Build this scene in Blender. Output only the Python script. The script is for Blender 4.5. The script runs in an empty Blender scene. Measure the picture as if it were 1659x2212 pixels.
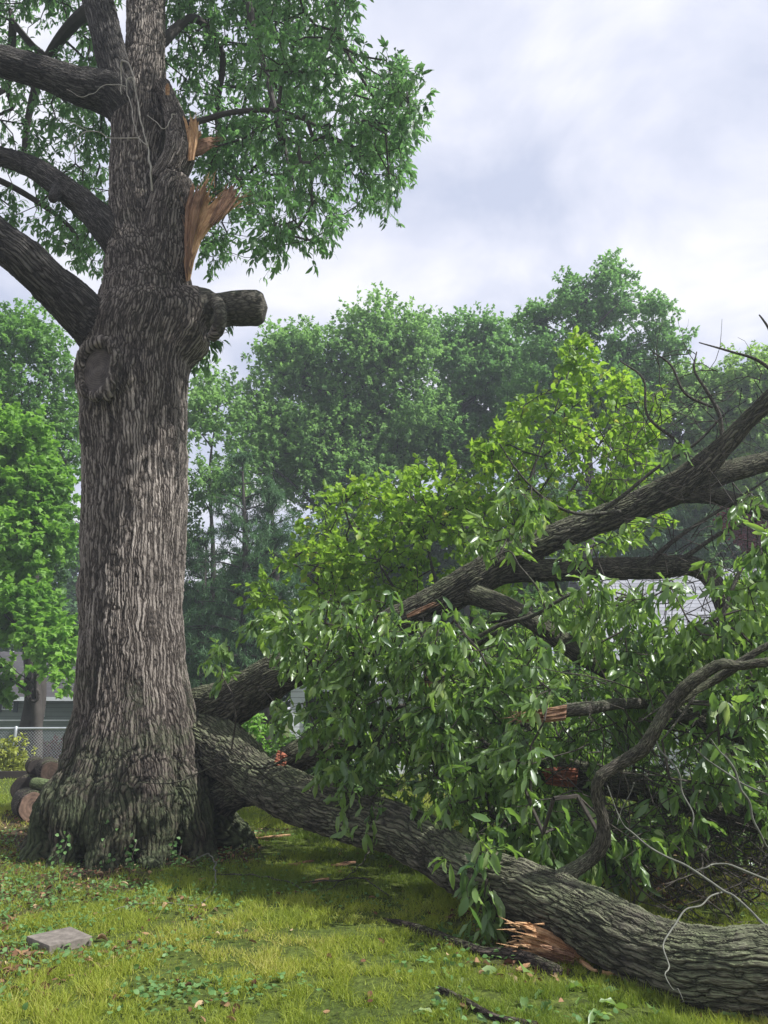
import bpy, bmesh, math
import numpy as np
from mathutils import Vector
rng = np.random.default_rng(7)
C = bpy.context.scene.collection
SC = bpy.context.scene

# ------------------------------------------------------------------ camera
PITCH = math.radians(14.3); CAMH = 1.6
cam_d = bpy.data.cameras.new('camera'); cam = bpy.data.objects.new('camera', cam_d); C.objects.link(cam)
cam.location = (0, 0, CAMH); cam.rotation_euler = (math.pi/2 + PITCH, 0, 0)
cam_d.sensor_fit = 'HORIZONTAL'; cam_d.sensor_width = 36; cam_d.lens = 36.0
cam_d.clip_start = 0.05; cam_d.clip_end = 3000
SC.camera = cam
# ------------------------------------------------------------------ sky and sun
SUN_EL, SUN_AZ = 50, 103          # azimuth measured clockwise from +Y: right and a little behind the camera
w = bpy.data.worlds.new('World'); SC.world = w; w.use_nodes = True
nt = w.node_tree; N = nt.nodes; N.clear(); L = nt.links
out = N.new('ShaderNodeOutputWorld'); bg = N.new('ShaderNodeBackground'); bg.inputs[1].default_value = 0.1
sky = N.new('ShaderNodeTexSky'); sky.sky_type = 'NISHITA'; sky.sun_disc = False
sky.sun_elevation = math.radians(SUN_EL); sky.sun_rotation = math.radians(SUN_AZ)
tc = N.new('ShaderNodeTexCoord'); sep = N.new('ShaderNodeSeparateXYZ'); L.new(tc.outputs['Generated'], sep.inputs[0])
add = N.new('ShaderNodeMath'); add.operation = 'ADD'; add.inputs[1].default_value = 0.35; L.new(sep.outputs[2], add.inputs[0])
mx = N.new('ShaderNodeMath'); mx.operation = 'MAXIMUM'; mx.inputs[1].default_value = 0.08; L.new(add.outputs[0], mx.inputs[0])
dv = N.new('ShaderNodeVectorMath'); dv.operation = 'DIVIDE'; L.new(tc.outputs['Generated'], dv.inputs[0])
cmb = N.new('ShaderNodeCombineXYZ')
for i in range(3): L.new(mx.outputs[0], cmb.inputs[i])
L.new(cmb.outputs[0], dv.inputs[1])
n1 = N.new('ShaderNodeTexNoise'); n1.inputs['Scale'].default_value = 1.7; n1.inputs['Detail'].default_value = 7; n1.inputs['Roughness'].default_value = .5; n1.inputs['Distortion'].default_value = .4
L.new(dv.outputs[0], n1.inputs['Vector'])
n2 = N.new('ShaderNodeTexNoise'); n2.inputs['Scale'].default_value = 3.3; n2.inputs['Detail'].default_value = 8; n2.inputs['Roughness'].default_value = .52; n2.inputs['Distortion'].default_value = .3
L.new(dv.outputs[0], n2.inputs['Vector'])
r1 = N.new('ShaderNodeValToRGB'); L.new(n1.outputs[0], r1.inputs[0])     # cloud cover
r1.color_ramp.elements[0].position = .30; r1.color_ramp.elements[0].color = (.55,)*3+(1,)
r1.color_ramp.elements[1].position = .50; r1.color_ramp.elements[1].color = (1,)*3+(1,)
r2 = N.new('ShaderNodeValToRGB'); L.new(n2.outputs[0], r2.inputs[0])     # cloud tone
cr = r2.color_ramp; cr.elements[0].position = .37; cr.elements[0].color = (.54, .59, .75, 1)
cr.elements[1].position = .63; cr.elements[1].color = (.90, .905, .97, 1)
e = cr.elements.new(.5); e.color = (.70, .73, .86, 1)
sc_ = N.new('ShaderNodeVectorMath'); sc_.operation = 'SCALE'; sc_.inputs['Scale'].default_value = 8.3; L.new(r2.outputs[0], sc_.inputs[0])
mix = N.new('ShaderNodeMix'); mix.data_type = 'RGBA'
L.new(r1.outputs[0], mix.inputs['Factor']); L.new(sky.outputs[0], mix.inputs['A']); L.new(sc_.outputs[0], mix.inputs['B'])
L.new(mix.outputs['Result'], bg.inputs[0]); L.new(bg.outputs[0], out.inputs[0])
sd = bpy.data.lights.new('sun', 'SUN'); sd.energy = 5.0  # soft sun through thin cloud; sd.angle = math.radians(3.0); sd.color = (1, .95, .86)
so = bpy.data.objects.new('sun', sd); C.objects.link(so)
az, el = math.radians(SUN_AZ), math.radians(SUN_EL)
SUNDIR = Vector((math.sin(az)*math.cos(el), math.cos(az)*math.cos(el), math.sin(el)))
so.rotation_euler = (-SUNDIR).to_track_quat('-Z', 'Y').to_euler()
SC.view_settings.view_transform = 'Standard'; SC.view_settings.look = 'None'
SC.view_settings.exposure = 0.46; SC.view_settings.gamma = 1
SC.cycles.max_bounces = 7; SC.cycles.transparent_max_bounces = 4
SC.cycles.use_adaptive_sampling = False

# ------------------------------------------------------------------ pixel helpers (photo read at 1659 x 2212)
F_ = np.array([0, math.cos(PITCH), math.sin(PITCH)]); U_ = np.array([0, -math.sin(PITCH), math.cos(PITCH)]); R_ = np.array([1., 0, 0])
CAM = np.array([0, 0, CAMH])
def ray(u, v):
    u = np.asarray(u, float); v = np.asarray(v, float)
    return F_ + ((u-829.5)/1659)[..., None]*R_ + ((1106-v)/1659)[..., None]*U_
def P(u, v, Y):
    d = ray(u, v); t = np.asarray(Y, float)/d[..., 1]
    return CAM + d*t[..., None]
def G(u, v, z=0.0):
    d = ray(u, v); t = (z-CAMH)/d[..., 2]
    return CAM + d*t[..., None]
def px2m(r, u, v, Y): return r*float(Y/ray(u, v)[1])/1659

# ------------------------------------------------------------------ numpy noise
_perm = np.random.default_rng(3).random((32, 32, 32))
def vnoise(p):
    p = np.asarray(p, float); i = np.floor(p).astype(int); f = p-i; f = f*f*(3-2*f); r = 0
    for a in (0, 1):
        for b in (0, 1):
            for c in (0, 1):
                wgt = (f[..., 0] if a else 1-f[..., 0])*(f[..., 1] if b else 1-f[..., 1])*(f[..., 2] if c else 1-f[..., 2])
                r = r + wgt*_perm[(i[..., 0]+a) % 32, (i[..., 1]+b) % 32, (i[..., 2]+c) % 32]
    return r
def fbm(p, o=4):
    s = 0; a = .5; t = 0
    for k in range(o): s = s+a*vnoise(p*2**k+k*7.3); t += a; a *= .5
    return s/t
def unit(a): return a/np.maximum(np.linalg.norm(a, axis=-1, keepdims=True), 1e-9)

# ------------------------------------------------------------------ object helpers
def tag(o, label=None, cat=None, group=None, kind=None):
    if label: o['label'] = label
    if cat: o['category'] = cat
    if group: o['group'] = group
    if kind: o['kind'] = kind
    return o
def empty(name, loc, label, cat, group=None):
    o = bpy.data.objects.new(name, None); C.objects.link(o); o.location = tuple(loc); o.empty_display_size = .2
    return tag(o, label, cat, group)
def link(name, me, mat, parent=None):
    if mat is not None: me.materials.append(mat)
    o = bpy.data.objects.new(name, me); C.objects.link(o)
    if parent is not None:
        o.parent = parent; loc = Vector((0, 0, 0)); p = parent
        while p is not None: loc += p.location; p = p.parent
        o.location = -loc
    return o
def mesh(name, V, faces, mat, parent=None, attrs=None, smooth=True):
    V = np.ascontiguousarray(V, dtype=np.float32); me = bpy.data.meshes.new(name)
    if not isinstance(faces, list): faces = [faces]
    faces = [np.asarray(f, np.int32) for f in faces if len(f)]
    me.vertices.add(len(V)); me.vertices.foreach_set('co', V.ravel())
    lv = np.concatenate([f.ravel() for f in faces]); tot = np.concatenate([np.full(len(f), f.shape[1], np.int32) for f in faces])
    st = np.concatenate([[0], np.cumsum(tot)[:-1]]).astype(np.int32)
    me.loops.add(len(lv)); me.loops.foreach_set('vertex_index', lv)
    me.polygons.add(len(tot)); me.polygons.foreach_set('loop_start', st)
    try: me.polygons.foreach_set('loop_total', tot)
    except Exception: pass
    me.polygons.foreach_set('use_smooth', np.full(len(tot), smooth))
    for k, a in (attrs or {}).items():
        a = np.asarray(a, np.float32)
        if a.ndim == 1: at = me.attributes.new(k, 'FLOAT', 'POINT'); at.data.foreach_set('value', a)
        else: at = me.attributes.new(k, 'FLOAT_VECTOR', 'POINT'); at.data.foreach_set('vector', a.ravel())
    me.update(calc_edges=True); me.validate()
    return link(name, me, mat, parent)
class MB:
    """collects several pieces into one mesh"""
    def __init__(s): s.V = []; s.F = {}; s.n = 0; s.A = {}
    def add(s, V, faces, attrs=None):
        if not isinstance(faces, list): faces = [faces]
        for f in faces:
            f = np.asarray(f)
            if len(f): s.F.setdefault(f.shape[1], []).append(f+s.n)
        for k, a in (attrs or {}).items(): s.A.setdefault(k, []).append(a)
        s.V.append(np.asarray(V)); s.n += len(V)
    def box(s, lo, hi):
        x0, y0, z0 = lo; x1, y1, z1 = hi
        s.add(np.array([(x0,y0,z0),(x1,y0,z0),(x1,y1,z0),(x0,y1,z0),(x0,y0,z1),(x1,y0,z1),(x1,y1,z1),(x0,y1,z1)], float),
              np.array([(0,3,2,1),(4,5,6,7),(0,1,5,4),(1,2,6,5),(2,3,7,6),(3,0,4,7)]))
    def prism(s, pts, vec):
        pts = np.array(pts, float); n = len(pts); V = np.concatenate([pts, pts+np.array(vec)])
        s.add(V, [np.array([list(range(n))[::-1]]), np.array([list(range(n, 2*n))]), np.array([(i, (i+1) % n, n+(i+1) % n, n+i) for i in range(n)])])
    def build(s, name, mat, parent=None, smooth=False):
        return mesh(name, np.concatenate(s.V), [np.concatenate(f) for f in s.F.values()], mat, parent, {k: np.concatenate(a) for k, a in s.A.items()}, smooth)

def catmull(pts, rad, step):
    pts = np.array(pts, float); rad = np.array(rad, float)
    A = np.concatenate([[2*pts[0]-pts[1]], pts, [2*pts[-1]-pts[-2]]]); Rr = np.concatenate([[rad[0]], rad, [rad[-1]]])
    o = []; r = []
    for i in range(1, len(A)-2):
        n = max(2, int(np.linalg.norm(A[i+1]-A[i])/step)); t = np.linspace(0, 1, n, endpoint=False)[:, None]
        p0, p1, p2, p3 = A[i-1:i+3]
        o.append(.5*((2*p1)+(-p0+p2)*t+(2*p0-5*p1+4*p2-p3)*t**2+(-p0+3*p1-3*p2+p3)*t**3))
        tt = t[:, 0]; tt = tt*tt*(3-2*tt); r.append(Rr[i]*(1-tt)+Rr[i+1]*tt)
    o.append(A[-2:-1]); r.append(Rr[-2:-1])
    return np.concatenate(o), np.concatenate(r)
def frames(p, ref=None):
    t = unit(np.gradient(p, axis=0)); n = len(p); nx = np.zeros((n, 3))
    a = np.array(ref if ref is not None else ([1., 0, 0] if abs(t[0, 0]) < .8 else [0, 0, 1.])); a = a-t[0]*a.dot(t[0]); nx[0] = a/np.linalg.norm(a)
    for i in range(1, n):
        b = nx[i-1]-t[i]*nx[i-1].dot(t[i]); nx[i] = b/max(np.linalg.norm(b), 1e-9)
    return t, nx, np.cross(t, nx)
def tube(pts, rad, step=.05, nth=16, bs=1.0, smooth=True, wob=0.0, seed=0):
    """a tapered tube with rounded caps; returns V, faces, attrs for MB.add"""
    if smooth: p, r = catmull(pts, rad, step)
    else: p, r = np.array(pts, float), np.array(rad, float)
    t, nx, ny = frames(p); n = len(p); th = np.linspace(0, 2*np.pi, nth, endpoint=False)
    s = np.concatenate([[0], np.cumsum(np.linalg.norm(np.diff(p, axis=0), axis=1))])
    c, sn = np.cos(th), np.sin(th); rr = np.repeat(r[:, None], nth, 1)
    if wob: 
        q = np.stack([np.repeat(s[:, None], nth, 1)*2+seed, c[None]*1.5+0*rr+9, sn[None]*1.5+0*rr+4], -1)
        rr = rr*(1+wob*(fbm(q, 3)-.5)*2)
    V = p[:, None]+rr[..., None]*(c[None, :, None]*nx[:, None]+sn[None, :, None]*ny[:, None])
    bk = np.stack([rr*c/bs, rr*sn/bs, np.repeat(s[:, None], nth, 1)/bs+seed], -1)
    V = V.reshape(-1, 3); bk = bk.reshape(-1, 3)
    i = np.arange(n-1)[:, None]*nth; j = np.arange(nth)[None]; k = (j+1) % nth
    Q = np.stack([i+j, i+k, i+nth+k, i+nth+j], -1).reshape(-1, 4)
    V = np.concatenate([V, [p[0]-t[0]*r[0]*.35, p[-1]+t[-1]*r[-1]*.35]]); bk = np.concatenate([bk, [[0, 0, seed], [0, 0, s[-1]/bs+seed]]])
    a = len(V)-2; jj = np.arange(nth); kk = (jj+1) % nth
    T = np.concatenate([np.stack([kk, jj, np.full(nth, a)], -1), np.stack([(n-1)*nth+jj, (n-1)*nth+kk, np.full(nth, a+1)], -1)])
    return V, [Q, T], {'bk': bk, 'amp': np.full(len(V), 1.0)*bs}
def edge_tubes(A, B, ra, rb, ns=4):
    """many thin straight pieces at once"""
    A = np.asarray(A); B = np.asarray(B); t = unit(B-A); ref = np.where(np.abs(t[:, 2:3]) < .9, np.array([[0, 0, 1.]]), np.array([[1., 0, 0]]))
    x = unit(np.cross(t, ref)); y = np.cross(t, x); th = np.arange(ns)*2*np.pi/ns; m = len(A)
    ring = np.cos(th)[None, :, None]*x[:, None]+np.sin(th)[None, :, None]*y[:, None]
    V = np.concatenate([A[:, None]+ring*np.asarray(ra)[:, None, None], B[:, None]+ring*np.asarray(rb)[:, None, None]], 1)
    b = np.arange(m)[:, None, None]*2*ns; j = np.arange(ns); q = np.stack([j, (j+1) % ns, ns+(j+1) % ns, ns+j], -1)[None]
    return V.reshape(-1, 3), (b+q).reshape(-1, 4)

# ------------------------------------------------------------------ materials
def newmat(name):
    m = bpy.data.materials.new(name); m.use_nodes = True; n = m.node_tree.nodes; n.clear()
    o = n.new('ShaderNodeOutputMaterial'); b = n.new('ShaderNodeBsdfPrincipled'); m.node_tree.links.new(b.outputs[0], o.inputs[0])
    return m, n, m.node_tree.links, b, o
def ramp(n, l, src, stops):
    r = n.new('ShaderNodeValToRGB'); l.new(src, r.inputs[0]); e = r.color_ramp.elements
    e[0].position, e[0].color = stops[0][0], tuple(stops[0][1])+(1,)
    e[1].position, e[1].color = stops[-1][0], tuple(stops[-1][1])+(1,)
    for p, c in stops[1:-1]: q = e.new(p); q.color = tuple(c)+(1,)
    return r.outputs[0]
def mixc(n, l, f, a, b, mode='MIX'):
    m = n.new('ShaderNodeMix'); m.data_type = 'RGBA'; m.blend_type = mode
    for s, x in (('Factor', f), ('A', a), ('B', b)):
        if hasattr(x, 'links'): l.new(x, m.inputs[s])
        else: m.inputs[s].default_value = x if s == 'Factor' else tuple(x)+(1,)
    return m.outputs['Result']
def math_(n, l, op, a, b=0.0, clamp=False):
    m = n.new('ShaderNodeMath'); m.operation = op; m.use_clamp = clamp
    for i, x in enumerate((a, b)):
        if hasattr(x, 'links'): l.new(x, m.inputs[i])
        else: m.inputs[i].default_value = x
    return m.outputs[0]
def attr(n, name, out='Fac'):
    a = n.new('ShaderNodeAttribute'); a.attribute_name = name; return a.outputs[out]
def noise(n, l, vec, scale, detail=3, rough=.55):
    t = n.new('ShaderNodeTexNoise'); t.inputs['Scale'].default_value = scale; t.inputs['Detail'].default_value = detail; t.inputs['Roughness'].default_value = rough
    if vec is not None: l.new(vec, t.inputs['Vector'])
    return t.outputs['Fac']
def bark_mat(name, crack, mid, ridge, moss, moss_amt, up_moss, disp=.03, scale=17, stretch=.17, displace=True, foot_moss_dark=None):
    m, n, l, b, o = newmat(name)
    bk = attr(n, 'bk', 'Vector')
    mp = n.new('ShaderNodeMapping'); mp.inputs['Scale'].default_value = (1, 1, stretch); l.new(bk, mp.inputs[0])
    wn = n.new('ShaderNodeTexNoise'); wn.inputs['Scale'].default_value = 4.5; wn.inputs['Detail'].default_value = 3; l.new(bk, wn.inputs['Vector'])
    sb = n.new('ShaderNodeVectorMath'); sb.operation = 'SUBTRACT'; sb.inputs[1].default_value = (.5, .5, .5); l.new(wn.outputs['Color'], sb.inputs[0])
    sx = n.new('ShaderNodeVectorMath'); sx.operation = 'MULTIPLY'; sx.inputs[1].default_value = (.085, .085, .05); l.new(sb.outputs[0], sx.inputs[0])
    ad = n.new('ShaderNodeVectorMath'); l.new(mp.outputs[0], ad.inputs[0]); l.new(sx.outputs[0], ad.inputs[1])
    vo = n.new('ShaderNodeTexVoronoi'); vo.feature = 'DISTANCE_TO_EDGE'; vo.inputs['Scale'].default_value = scale; vo.inputs['Randomness'].default_value = 1; l.new(ad.outputs[0], vo.inputs['Vector'])
    v2 = n.new('ShaderNodeTexVoronoi'); v2.feature = 'DISTANCE_TO_EDGE'; v2.inputs['Scale'].default_value = scale*2.3; l.new(ad.outputs[0], v2.inputs['Vector'])
    mp2 = n.new('ShaderNodeMapping'); mp2.inputs['Scale'].default_value = (1, 1, .35); l.new(bk, mp2.inputs[0])
    fine = noise(n, l, mp2.outputs[0], scale*3.2, 5, .65)
    cell = n.new('ShaderNodeTexVoronoi'); cell.inputs['Scale'].default_value = scale; l.new(ad.outputs[0], cell.inputs['Vector'])
    h1 = math_(n, l, 'MULTIPLY', vo.outputs['Distance'], 3.6, True)
    h1 = math_(n, l, 'POWER', h1, .75)
    brk = n.new('ShaderNodeMapping'); brk.inputs['Scale'].default_value = (1, 1, .3); l.new(bk, brk.inputs[0]); bn = noise(n, l, brk.outputs[0], scale*.55, 4, .6)
    h1 = math_(n, l, 'MULTIPLY', h1, math_(n, l, 'ADD', math_(n, l, 'MULTIPLY', bn, 1.5), .28))
    h2 = math_(n, l, 'MULTIPLY', v2.outputs['Distance'], 3.2, True)
    h = math_(n, l, 'ADD', math_(n, l, 'MULTIPLY', h1, .58), math_(n, l, 'ADD', math_(n, l, 'MULTIPLY', h2, .17), math_(n, l, 'MULTIPLY', fine, .38)))
    col = ramp(n, l, h, [(.20, crack), (.52, mid), (.92, ridge)])
    sepc = n.new('ShaderNodeSeparateColor'); l.new(cell.outputs['Color'], sepc.inputs[0])
    col = mixc(n, l, 1.0, col, ramp(n, l, sepc.outputs[0], [(0, (.72, .70, .68)), (1, (1.18, 1.17, 1.15))]), 'MULTIPLY')
    big = noise(n, l, bk, 1.3, 4)
    col = mixc(n, l, 1.0, col, ramp(n, l, big, [(.3, (.70, .69, .68)), (.7, (1.2, 1.2, 1.19))]), 'MULTIPLY')
    # moss and lichen: grows in patches, more on upward faces
    geo = n.new('ShaderNodeNewGeometry'); sg = n.new('ShaderNodeSeparateXYZ'); l.new(geo.outputs['Normal'], sg.inputs[0])
    sp = n.new('ShaderNodeSeparateXYZ'); l.new(geo.outputs['Position'], sp.inputs[0])
    mn = noise(n, l, geo.outputs['Position'], 2.3, 5, .6); mf = noise(n, l, geo.outputs['Position'], 26, 4, .6)
    k = math_(n, l, 'ADD', math_(n, l, 'MULTIPLY', math_(n, l, 'SUBTRACT', mn, .5), 3.2), math_(n, l, 'MULTIPLY', math_(n, l, 'SUBTRACT', mf, .5), 2.0))
    k = math_(n, l, 'ADD', k, math_(n, l, 'MULTIPLY', sg.outputs[2], up_moss))
    k = math_(n, l, 'ADD', k, moss_amt)
    if foot_moss_dark:                                  # foot of the standing tree: moss and a darker brown near the ground
        low = math_(n, l, 'SUBTRACT', 1.0, math_(n, l, 'MULTIPLY', sp.outputs[2], 1/foot_moss_dark, True), True)
        k = math_(n, l, 'ADD', k, math_(n, l, 'MULTIPLY', low, 1.1))
        col = mixc(n, l, math_(n, l, 'MULTIPLY', math_(n, l, 'MULTIPLY', low, math_(n, l, 'ADD', mn, .55)), 1.0, True), col, mixc(n, l, 1.0, col, (.20, .165, .13), 'MULTIPLY'))
    k = math_(n, l, 'MULTIPLY', k, .75, True)
    col = mixc(n, l, k, col, mixc(n, l, 1.0, ramp(n, l, h, [(.2, (.35,)*3), (.95, (1.3,)*3)]), moss, 'MULTIPLY'))
    l.new(col, b.inputs['Base Color']); b.inputs['Roughness'].default_value = .88; b.inputs['Specular IOR Level'].default_value = .25
    amp = attr(n, 'amp')
    if displace:
        d = n.new('ShaderNodeDisplacement'); d.inputs['Midlevel'].default_value = .5; l.new(h, d.inputs['Height'])
        l.new(math_(n, l, 'MULTIPLY', amp, disp), d.inputs['Scale']); l.new(d.outputs[0], o.inputs['Displacement'])
        m.displacement_method = 'BOTH'
    else:
        bp = n.new('ShaderNodeBump'); bp.inputs['Distance'].default_value = disp; l.new(h, bp.inputs['Height']); l.new(bp.outputs[0], b.inputs['Normal'])
    return m
M = {}
M['oak_bark'] = bark_mat('oak bark', (.014, .012, .010), (.092, .076, .064), (.33, .29, .255), (.075, .095, .045), -.46, .2, disp=.032, scale=30, stretch=.040, foot_moss_dark=2.6)
M['bough_bark'] = bark_mat('fallen bough bark', (.011, .010, .007), (.048, .043, .032), (.15, .135, .105), (.17, .19, .10), -.22, 1.05, disp=.034, scale=23, stretch=.12)
M['shaded_limb_bark'] = bark_mat('shaded limb bark', (.010, .009, .008), (.045, .040, .036), (.13, .12, .11), (.07, .085, .05), -.5, .5, disp=.030, scale=23, stretch=.09)  # darker than the trunk bark: crown shade put into the colour
M['branch_bark'] = bark_mat('branch bark', (.02, .018, .014), (.065, .058, .045), (.14, .13, .105), (.12, .145, .07), -.3, .7, disp=.006, scale=22, stretch=.3, displace=False)
M['log_bark'] = bark_mat('old log bark', (.012, .009, .007), (.045, .034, .027), (.12, .095, .08), (.12, .15, .06), -.7, .9, disp=.02, scale=18, stretch=.3, displace=False)
M['moss_bark'] = bark_mat('mossy log bark', (.02, .02, .012), (.07, .07, .045), (.14, .14, .10), (.15, .19, .08), .6, .9, disp=.01, scale=18, stretch=.3, displace=False)
def simple(name, col, rough=.8, var=.25, scale=8, spec=.3, bump=0, metal=0, stretch=None):
    m, n, l, b, o = newmat(name); tcx = n.new('ShaderNodeTexCoord'); vec = tcx.outputs['Object']
    if stretch:
        mp = n.new('ShaderNodeMapping'); mp.inputs['Scale'].default_value = stretch; l.new(vec, mp.inputs[0]); vec = mp.outputs[0]
    f = noise(n, l, vec, scale, 6, .6)
    c = np.array(col); l.new(ramp(n, l, f, [(.3, tuple(c*(1-var))), (.7, tuple(np.minimum(c*(1+var), 1)))]), b.inputs['Base Color'])
    b.inputs['Roughness'].default_value = rough; b.inputs['Specular IOR Level'].default_value = spec; b.inputs['Metallic'].default_value = metal
    if bump: bp = n.new('ShaderNodeBump'); bp.inputs['Distance'].default_value = bump; l.new(f, bp.inputs['Height']); l.new(bp.outputs[0], b.inputs['Normal'])
    return m
def wood_mat(name, a, b_, c, stretch=(9, 9, 1.2)):
    m, n, l, b, o = newmat(name); tcx = n.new('ShaderNodeTexCoord')
    g = attr(n, 'bk', 'Vector'); mp = n.new('ShaderNodeMapping'); mp.inputs['Scale'].default_value = (1, 1, .10); l.new(g, mp.inputs[0])
    f = noise(n, l, mp.outputs[0], 42, 6, .65); f2 = noise(n, l, g, 5, 4)
    col = ramp(n, l, f, [(.28, a), (.5, b_), (.75, c)])
    col = mixc(n, l, 1, col, ramp(n, l, f2, [(.32, (.50, .42, .36)), (.6, (1.1, 1.1, 1.1))]), 'MULTIPLY')
    l.new(col, b.inputs['Base Color']); b.inputs['Roughness'].default_value = .75
    bp = n.new('ShaderNodeBump'); bp.inputs['Distance'].default_value = .02; bp.inputs['Strength'].default_value = .9; l.new(f, bp.inputs['Height']); l.new(bp.outputs[0], b.inputs['Normal'])
    return m
M['fresh_wood'] = wood_mat('torn heartwood', (.30, .14, .06), (.62, .36, .17), (.78, .56, .34))
M['red_wood'] = wood_mat('red torn wood', (.14, .04, .02), (.34, .10, .05), (.46, .20, .10))
M['rot_wood'] = wood_mat('brown torn wood', (.10, .05, .03), (.30, .16, .085), (.50, .32, .18))
def leaf_mat(name, dark, light, trans, rough=.42, spec=.45, tw=.35, tip=None, vary=False):
    m, n, l, b, o = newmat(name)
    r = attr(n, 'rnd'); col = ramp(n, l, r, [(0, dark), (.8, light), (1, tip or light)])
    oi = n.new('ShaderNodeObjectInfo')
    if vary: col = mixc(n, l, 1, col, ramp(n, l, oi.outputs['Random'], [(0, (.80, .90, .85)), (.5, (1.0, 1.0, 1.0)), (1, (1.30, 1.15, .90))]), 'MULTIPLY')
    l.new(col, b.inputs['Base Color']); b.inputs['Roughness'].default_value = rough; b.inputs['Specular IOR Level'].default_value = spec
    t = n.new('ShaderNodeBsdfTranslucent'); l.new(mixc(n, l, 1, col, trans, 'MULTIPLY'), t.inputs[0])
    a = n.new('ShaderNodeAddShader'); ms = n.new('ShaderNodeMixShader'); ms.inputs[0].default_value = tw
    l.new(b.outputs[0], ms.inputs[1]); l.new(t.outputs[0], ms.inputs[2]); l.new(ms.outputs[0], o.inputs[0])
    return m
M['oak_leaf'] = leaf_mat('oak leaf', (.065, .135, .060), (.16, .27, .105), (1.6, 1.9, 1.3), .40, .5, .45)
M['limp_leaf'] = leaf_mat('wilting oak leaf', (.062, .13, .046), (.21, .32, .082), (1.8, 1.9, .95), .35, .75, .42, tip=(.36, .42, .22))
M['bright_leaf'] = leaf_mat('bright leaf', (.14, .26, .035), (.27, .42, .060), (1.5, 1.5, .9), .5, .35, .48, tip=(.34, .34, .08))
M['maple_leaf'] = leaf_mat('maple leaf', (.09, .20, .055), (.20, .36, .09), (1.5, 1.6, 1.1), .5, .35, .42)
M['near_maple_leaf'] = leaf_mat('bright maple leaf', (.11, .24, .040), (.24, .42, .075), (1.5, 1.6, 1.0), .5, .35, .42)
M['far_leaf'] = leaf_mat('far leaf', (.115, .22, .08), (.25, .40, .13), (1.5, 1.6, 1.2), .6, .25, .42, vary=True)
M['dark_leaf'] = leaf_mat('dark leaf', (.055, .12, .045), (.11, .21, .065), (1.4, 1.5, 1.1), .6, .25, .35, vary=True)
M['pine_leaf'] = leaf_mat('pine needles', (.055, .12, .060), (.11, .20, .085), (1.3, 1.5, 1.1), .6, .25, .3)
M['red_leaf'] = leaf_mat('red leaf', (.12, .015, .015), (.30, .04, .035), (1.6, 1, 1), .5, .3, .4)
M['purple_leaf'] = leaf_mat('purple leaf', (.045, .015, .014), (.13, .045, .035), (1.4, 1, 1), .5, .3, .3)
M['yellow_leaf'] = leaf_mat('yellow leaf', (.20, .24, .03), (.45, .48, .10), (1.3, 1.3, .8), .5, .3, .4)
M['grass'] = leaf_mat('grass blade', (.15, .22, .033), (.36, .40, .058), (1.3, 1.35, .8), .55, .25, .40, tip=(.46, .42, .13))
M['clover'] = leaf_mat('clover leaf', (.09, .19, .05), (.17, .30, .10), (1.3, 1.4, 1), .5, .3, .35)
M['dry_leaf'] = leaf_mat('dry leaf', (.10, .045, .025), (.34, .20, .11), (1, 1, 1), .8, .15, .15, tip=(.55, .42, .25))
M['twig'] = simple('twig', (.050, .042, .032), .85, .4, 14)
M['pale_twig'] = simple('pale dead twig', (.42, .38, .33), .8, .25, 10)
M['lichen_twig'] = simple('grey lichen twig', (.15, .15, .12), .85, .4, 18)
M['far_bark'] = simple('far bark', (.060, .052, .045), .9, .35, 3)
M['steel'] = simple('galvanised steel', (.42, .44, .45), .5, .15, 6, .5, metal=.4)
M['wire'] = simple('fence wire', (.36, .38, .39), .5, .15, 6, .5, metal=.3)
M['timber'] = simple('dark timber', (.035, .027, .022), .9, .4, 3)
M['white_paint'] = simple('white paint', (.74, .75, .74), .6, .06, 3)
M['glass'] = simple('dark glass', (.02, .025, .03), .15, .2, 1, .6)
M['black'] = simple('black paint', (.02, .022, .024), .6, .2, 1)

# ------------------------------------------------------------------ leaves
TPL = {}
def _tpl(rows, fold, droop, cut=0):
    V = []; F4 = []
    for i, (t, wd) in enumerate(rows):
        z = -droop*t*t
        V += [(-wd, t, z+fold*wd), (0, t, z), (wd, t, z+fold*wd)]
        if i: a = 3*(i-1); F4 += [(a, a+1, a+4, a+3), (a+1, a+2, a+5, a+4)]
    return np.array(V), [np.array(F4)]
TPL['hero'] = _tpl([(0, .03), (.12, .22), (.34, .46), (.6, .5), (.84, .30), (1, .02)], .12, .22)
TPL['hero'][0][:, 2] += np.array([0, 0, 0, .03, 0, -.03, -.04, 0, .03, .05, 0, -.02, -.04, 0, .05, 0, 0, 0])
TPL['round'] = _tpl([(0, .05), (.15, .33), (.4, .5), (.7, .42), (1, .03)], .25, .16)
TPL['mid'] = (np.array([(0, 0, 0), (-.42, .3, .10), (.42, .3, .10), (-.40, .68, .04), (.40, .68, .04), (0, 1, -.15)]), [np.array([(0, 2, 1), (3, 4, 5)]), np.array([(1, 2, 4, 3)])])
TPL['far'] = (np.array([(0, 0, 0), (-.5, .45, .12), (.5, .45, .12), (0, 1, -.1)]), [np.array([(0, 2, 1), (1, 2, 3)])])
TPL['maple'] = (np.array([(0, .05, 0), (-.30, .0, .08), (-.62, .45, .05), (-.28, .62, .03), (0, 1.05, -.12), (.28, .62, .03), (.62, .45, .05), (.30, .0, .08)]),
                [np.array([(0, 3, 1), (0, 5, 3), (0, 7, 5), (1, 3, 2), (7, 6, 5), (3, 5, 4)])])
TPL['blade'] = (np.array([(-.5, 0, 0), (.5, 0, 0), (-.38, .5, -.10), (.38, .5, -.10), (0, 1, -.42)]), [np.array([(0, 1, 3, 2)]), np.array([(2, 3, 4)])])
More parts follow.
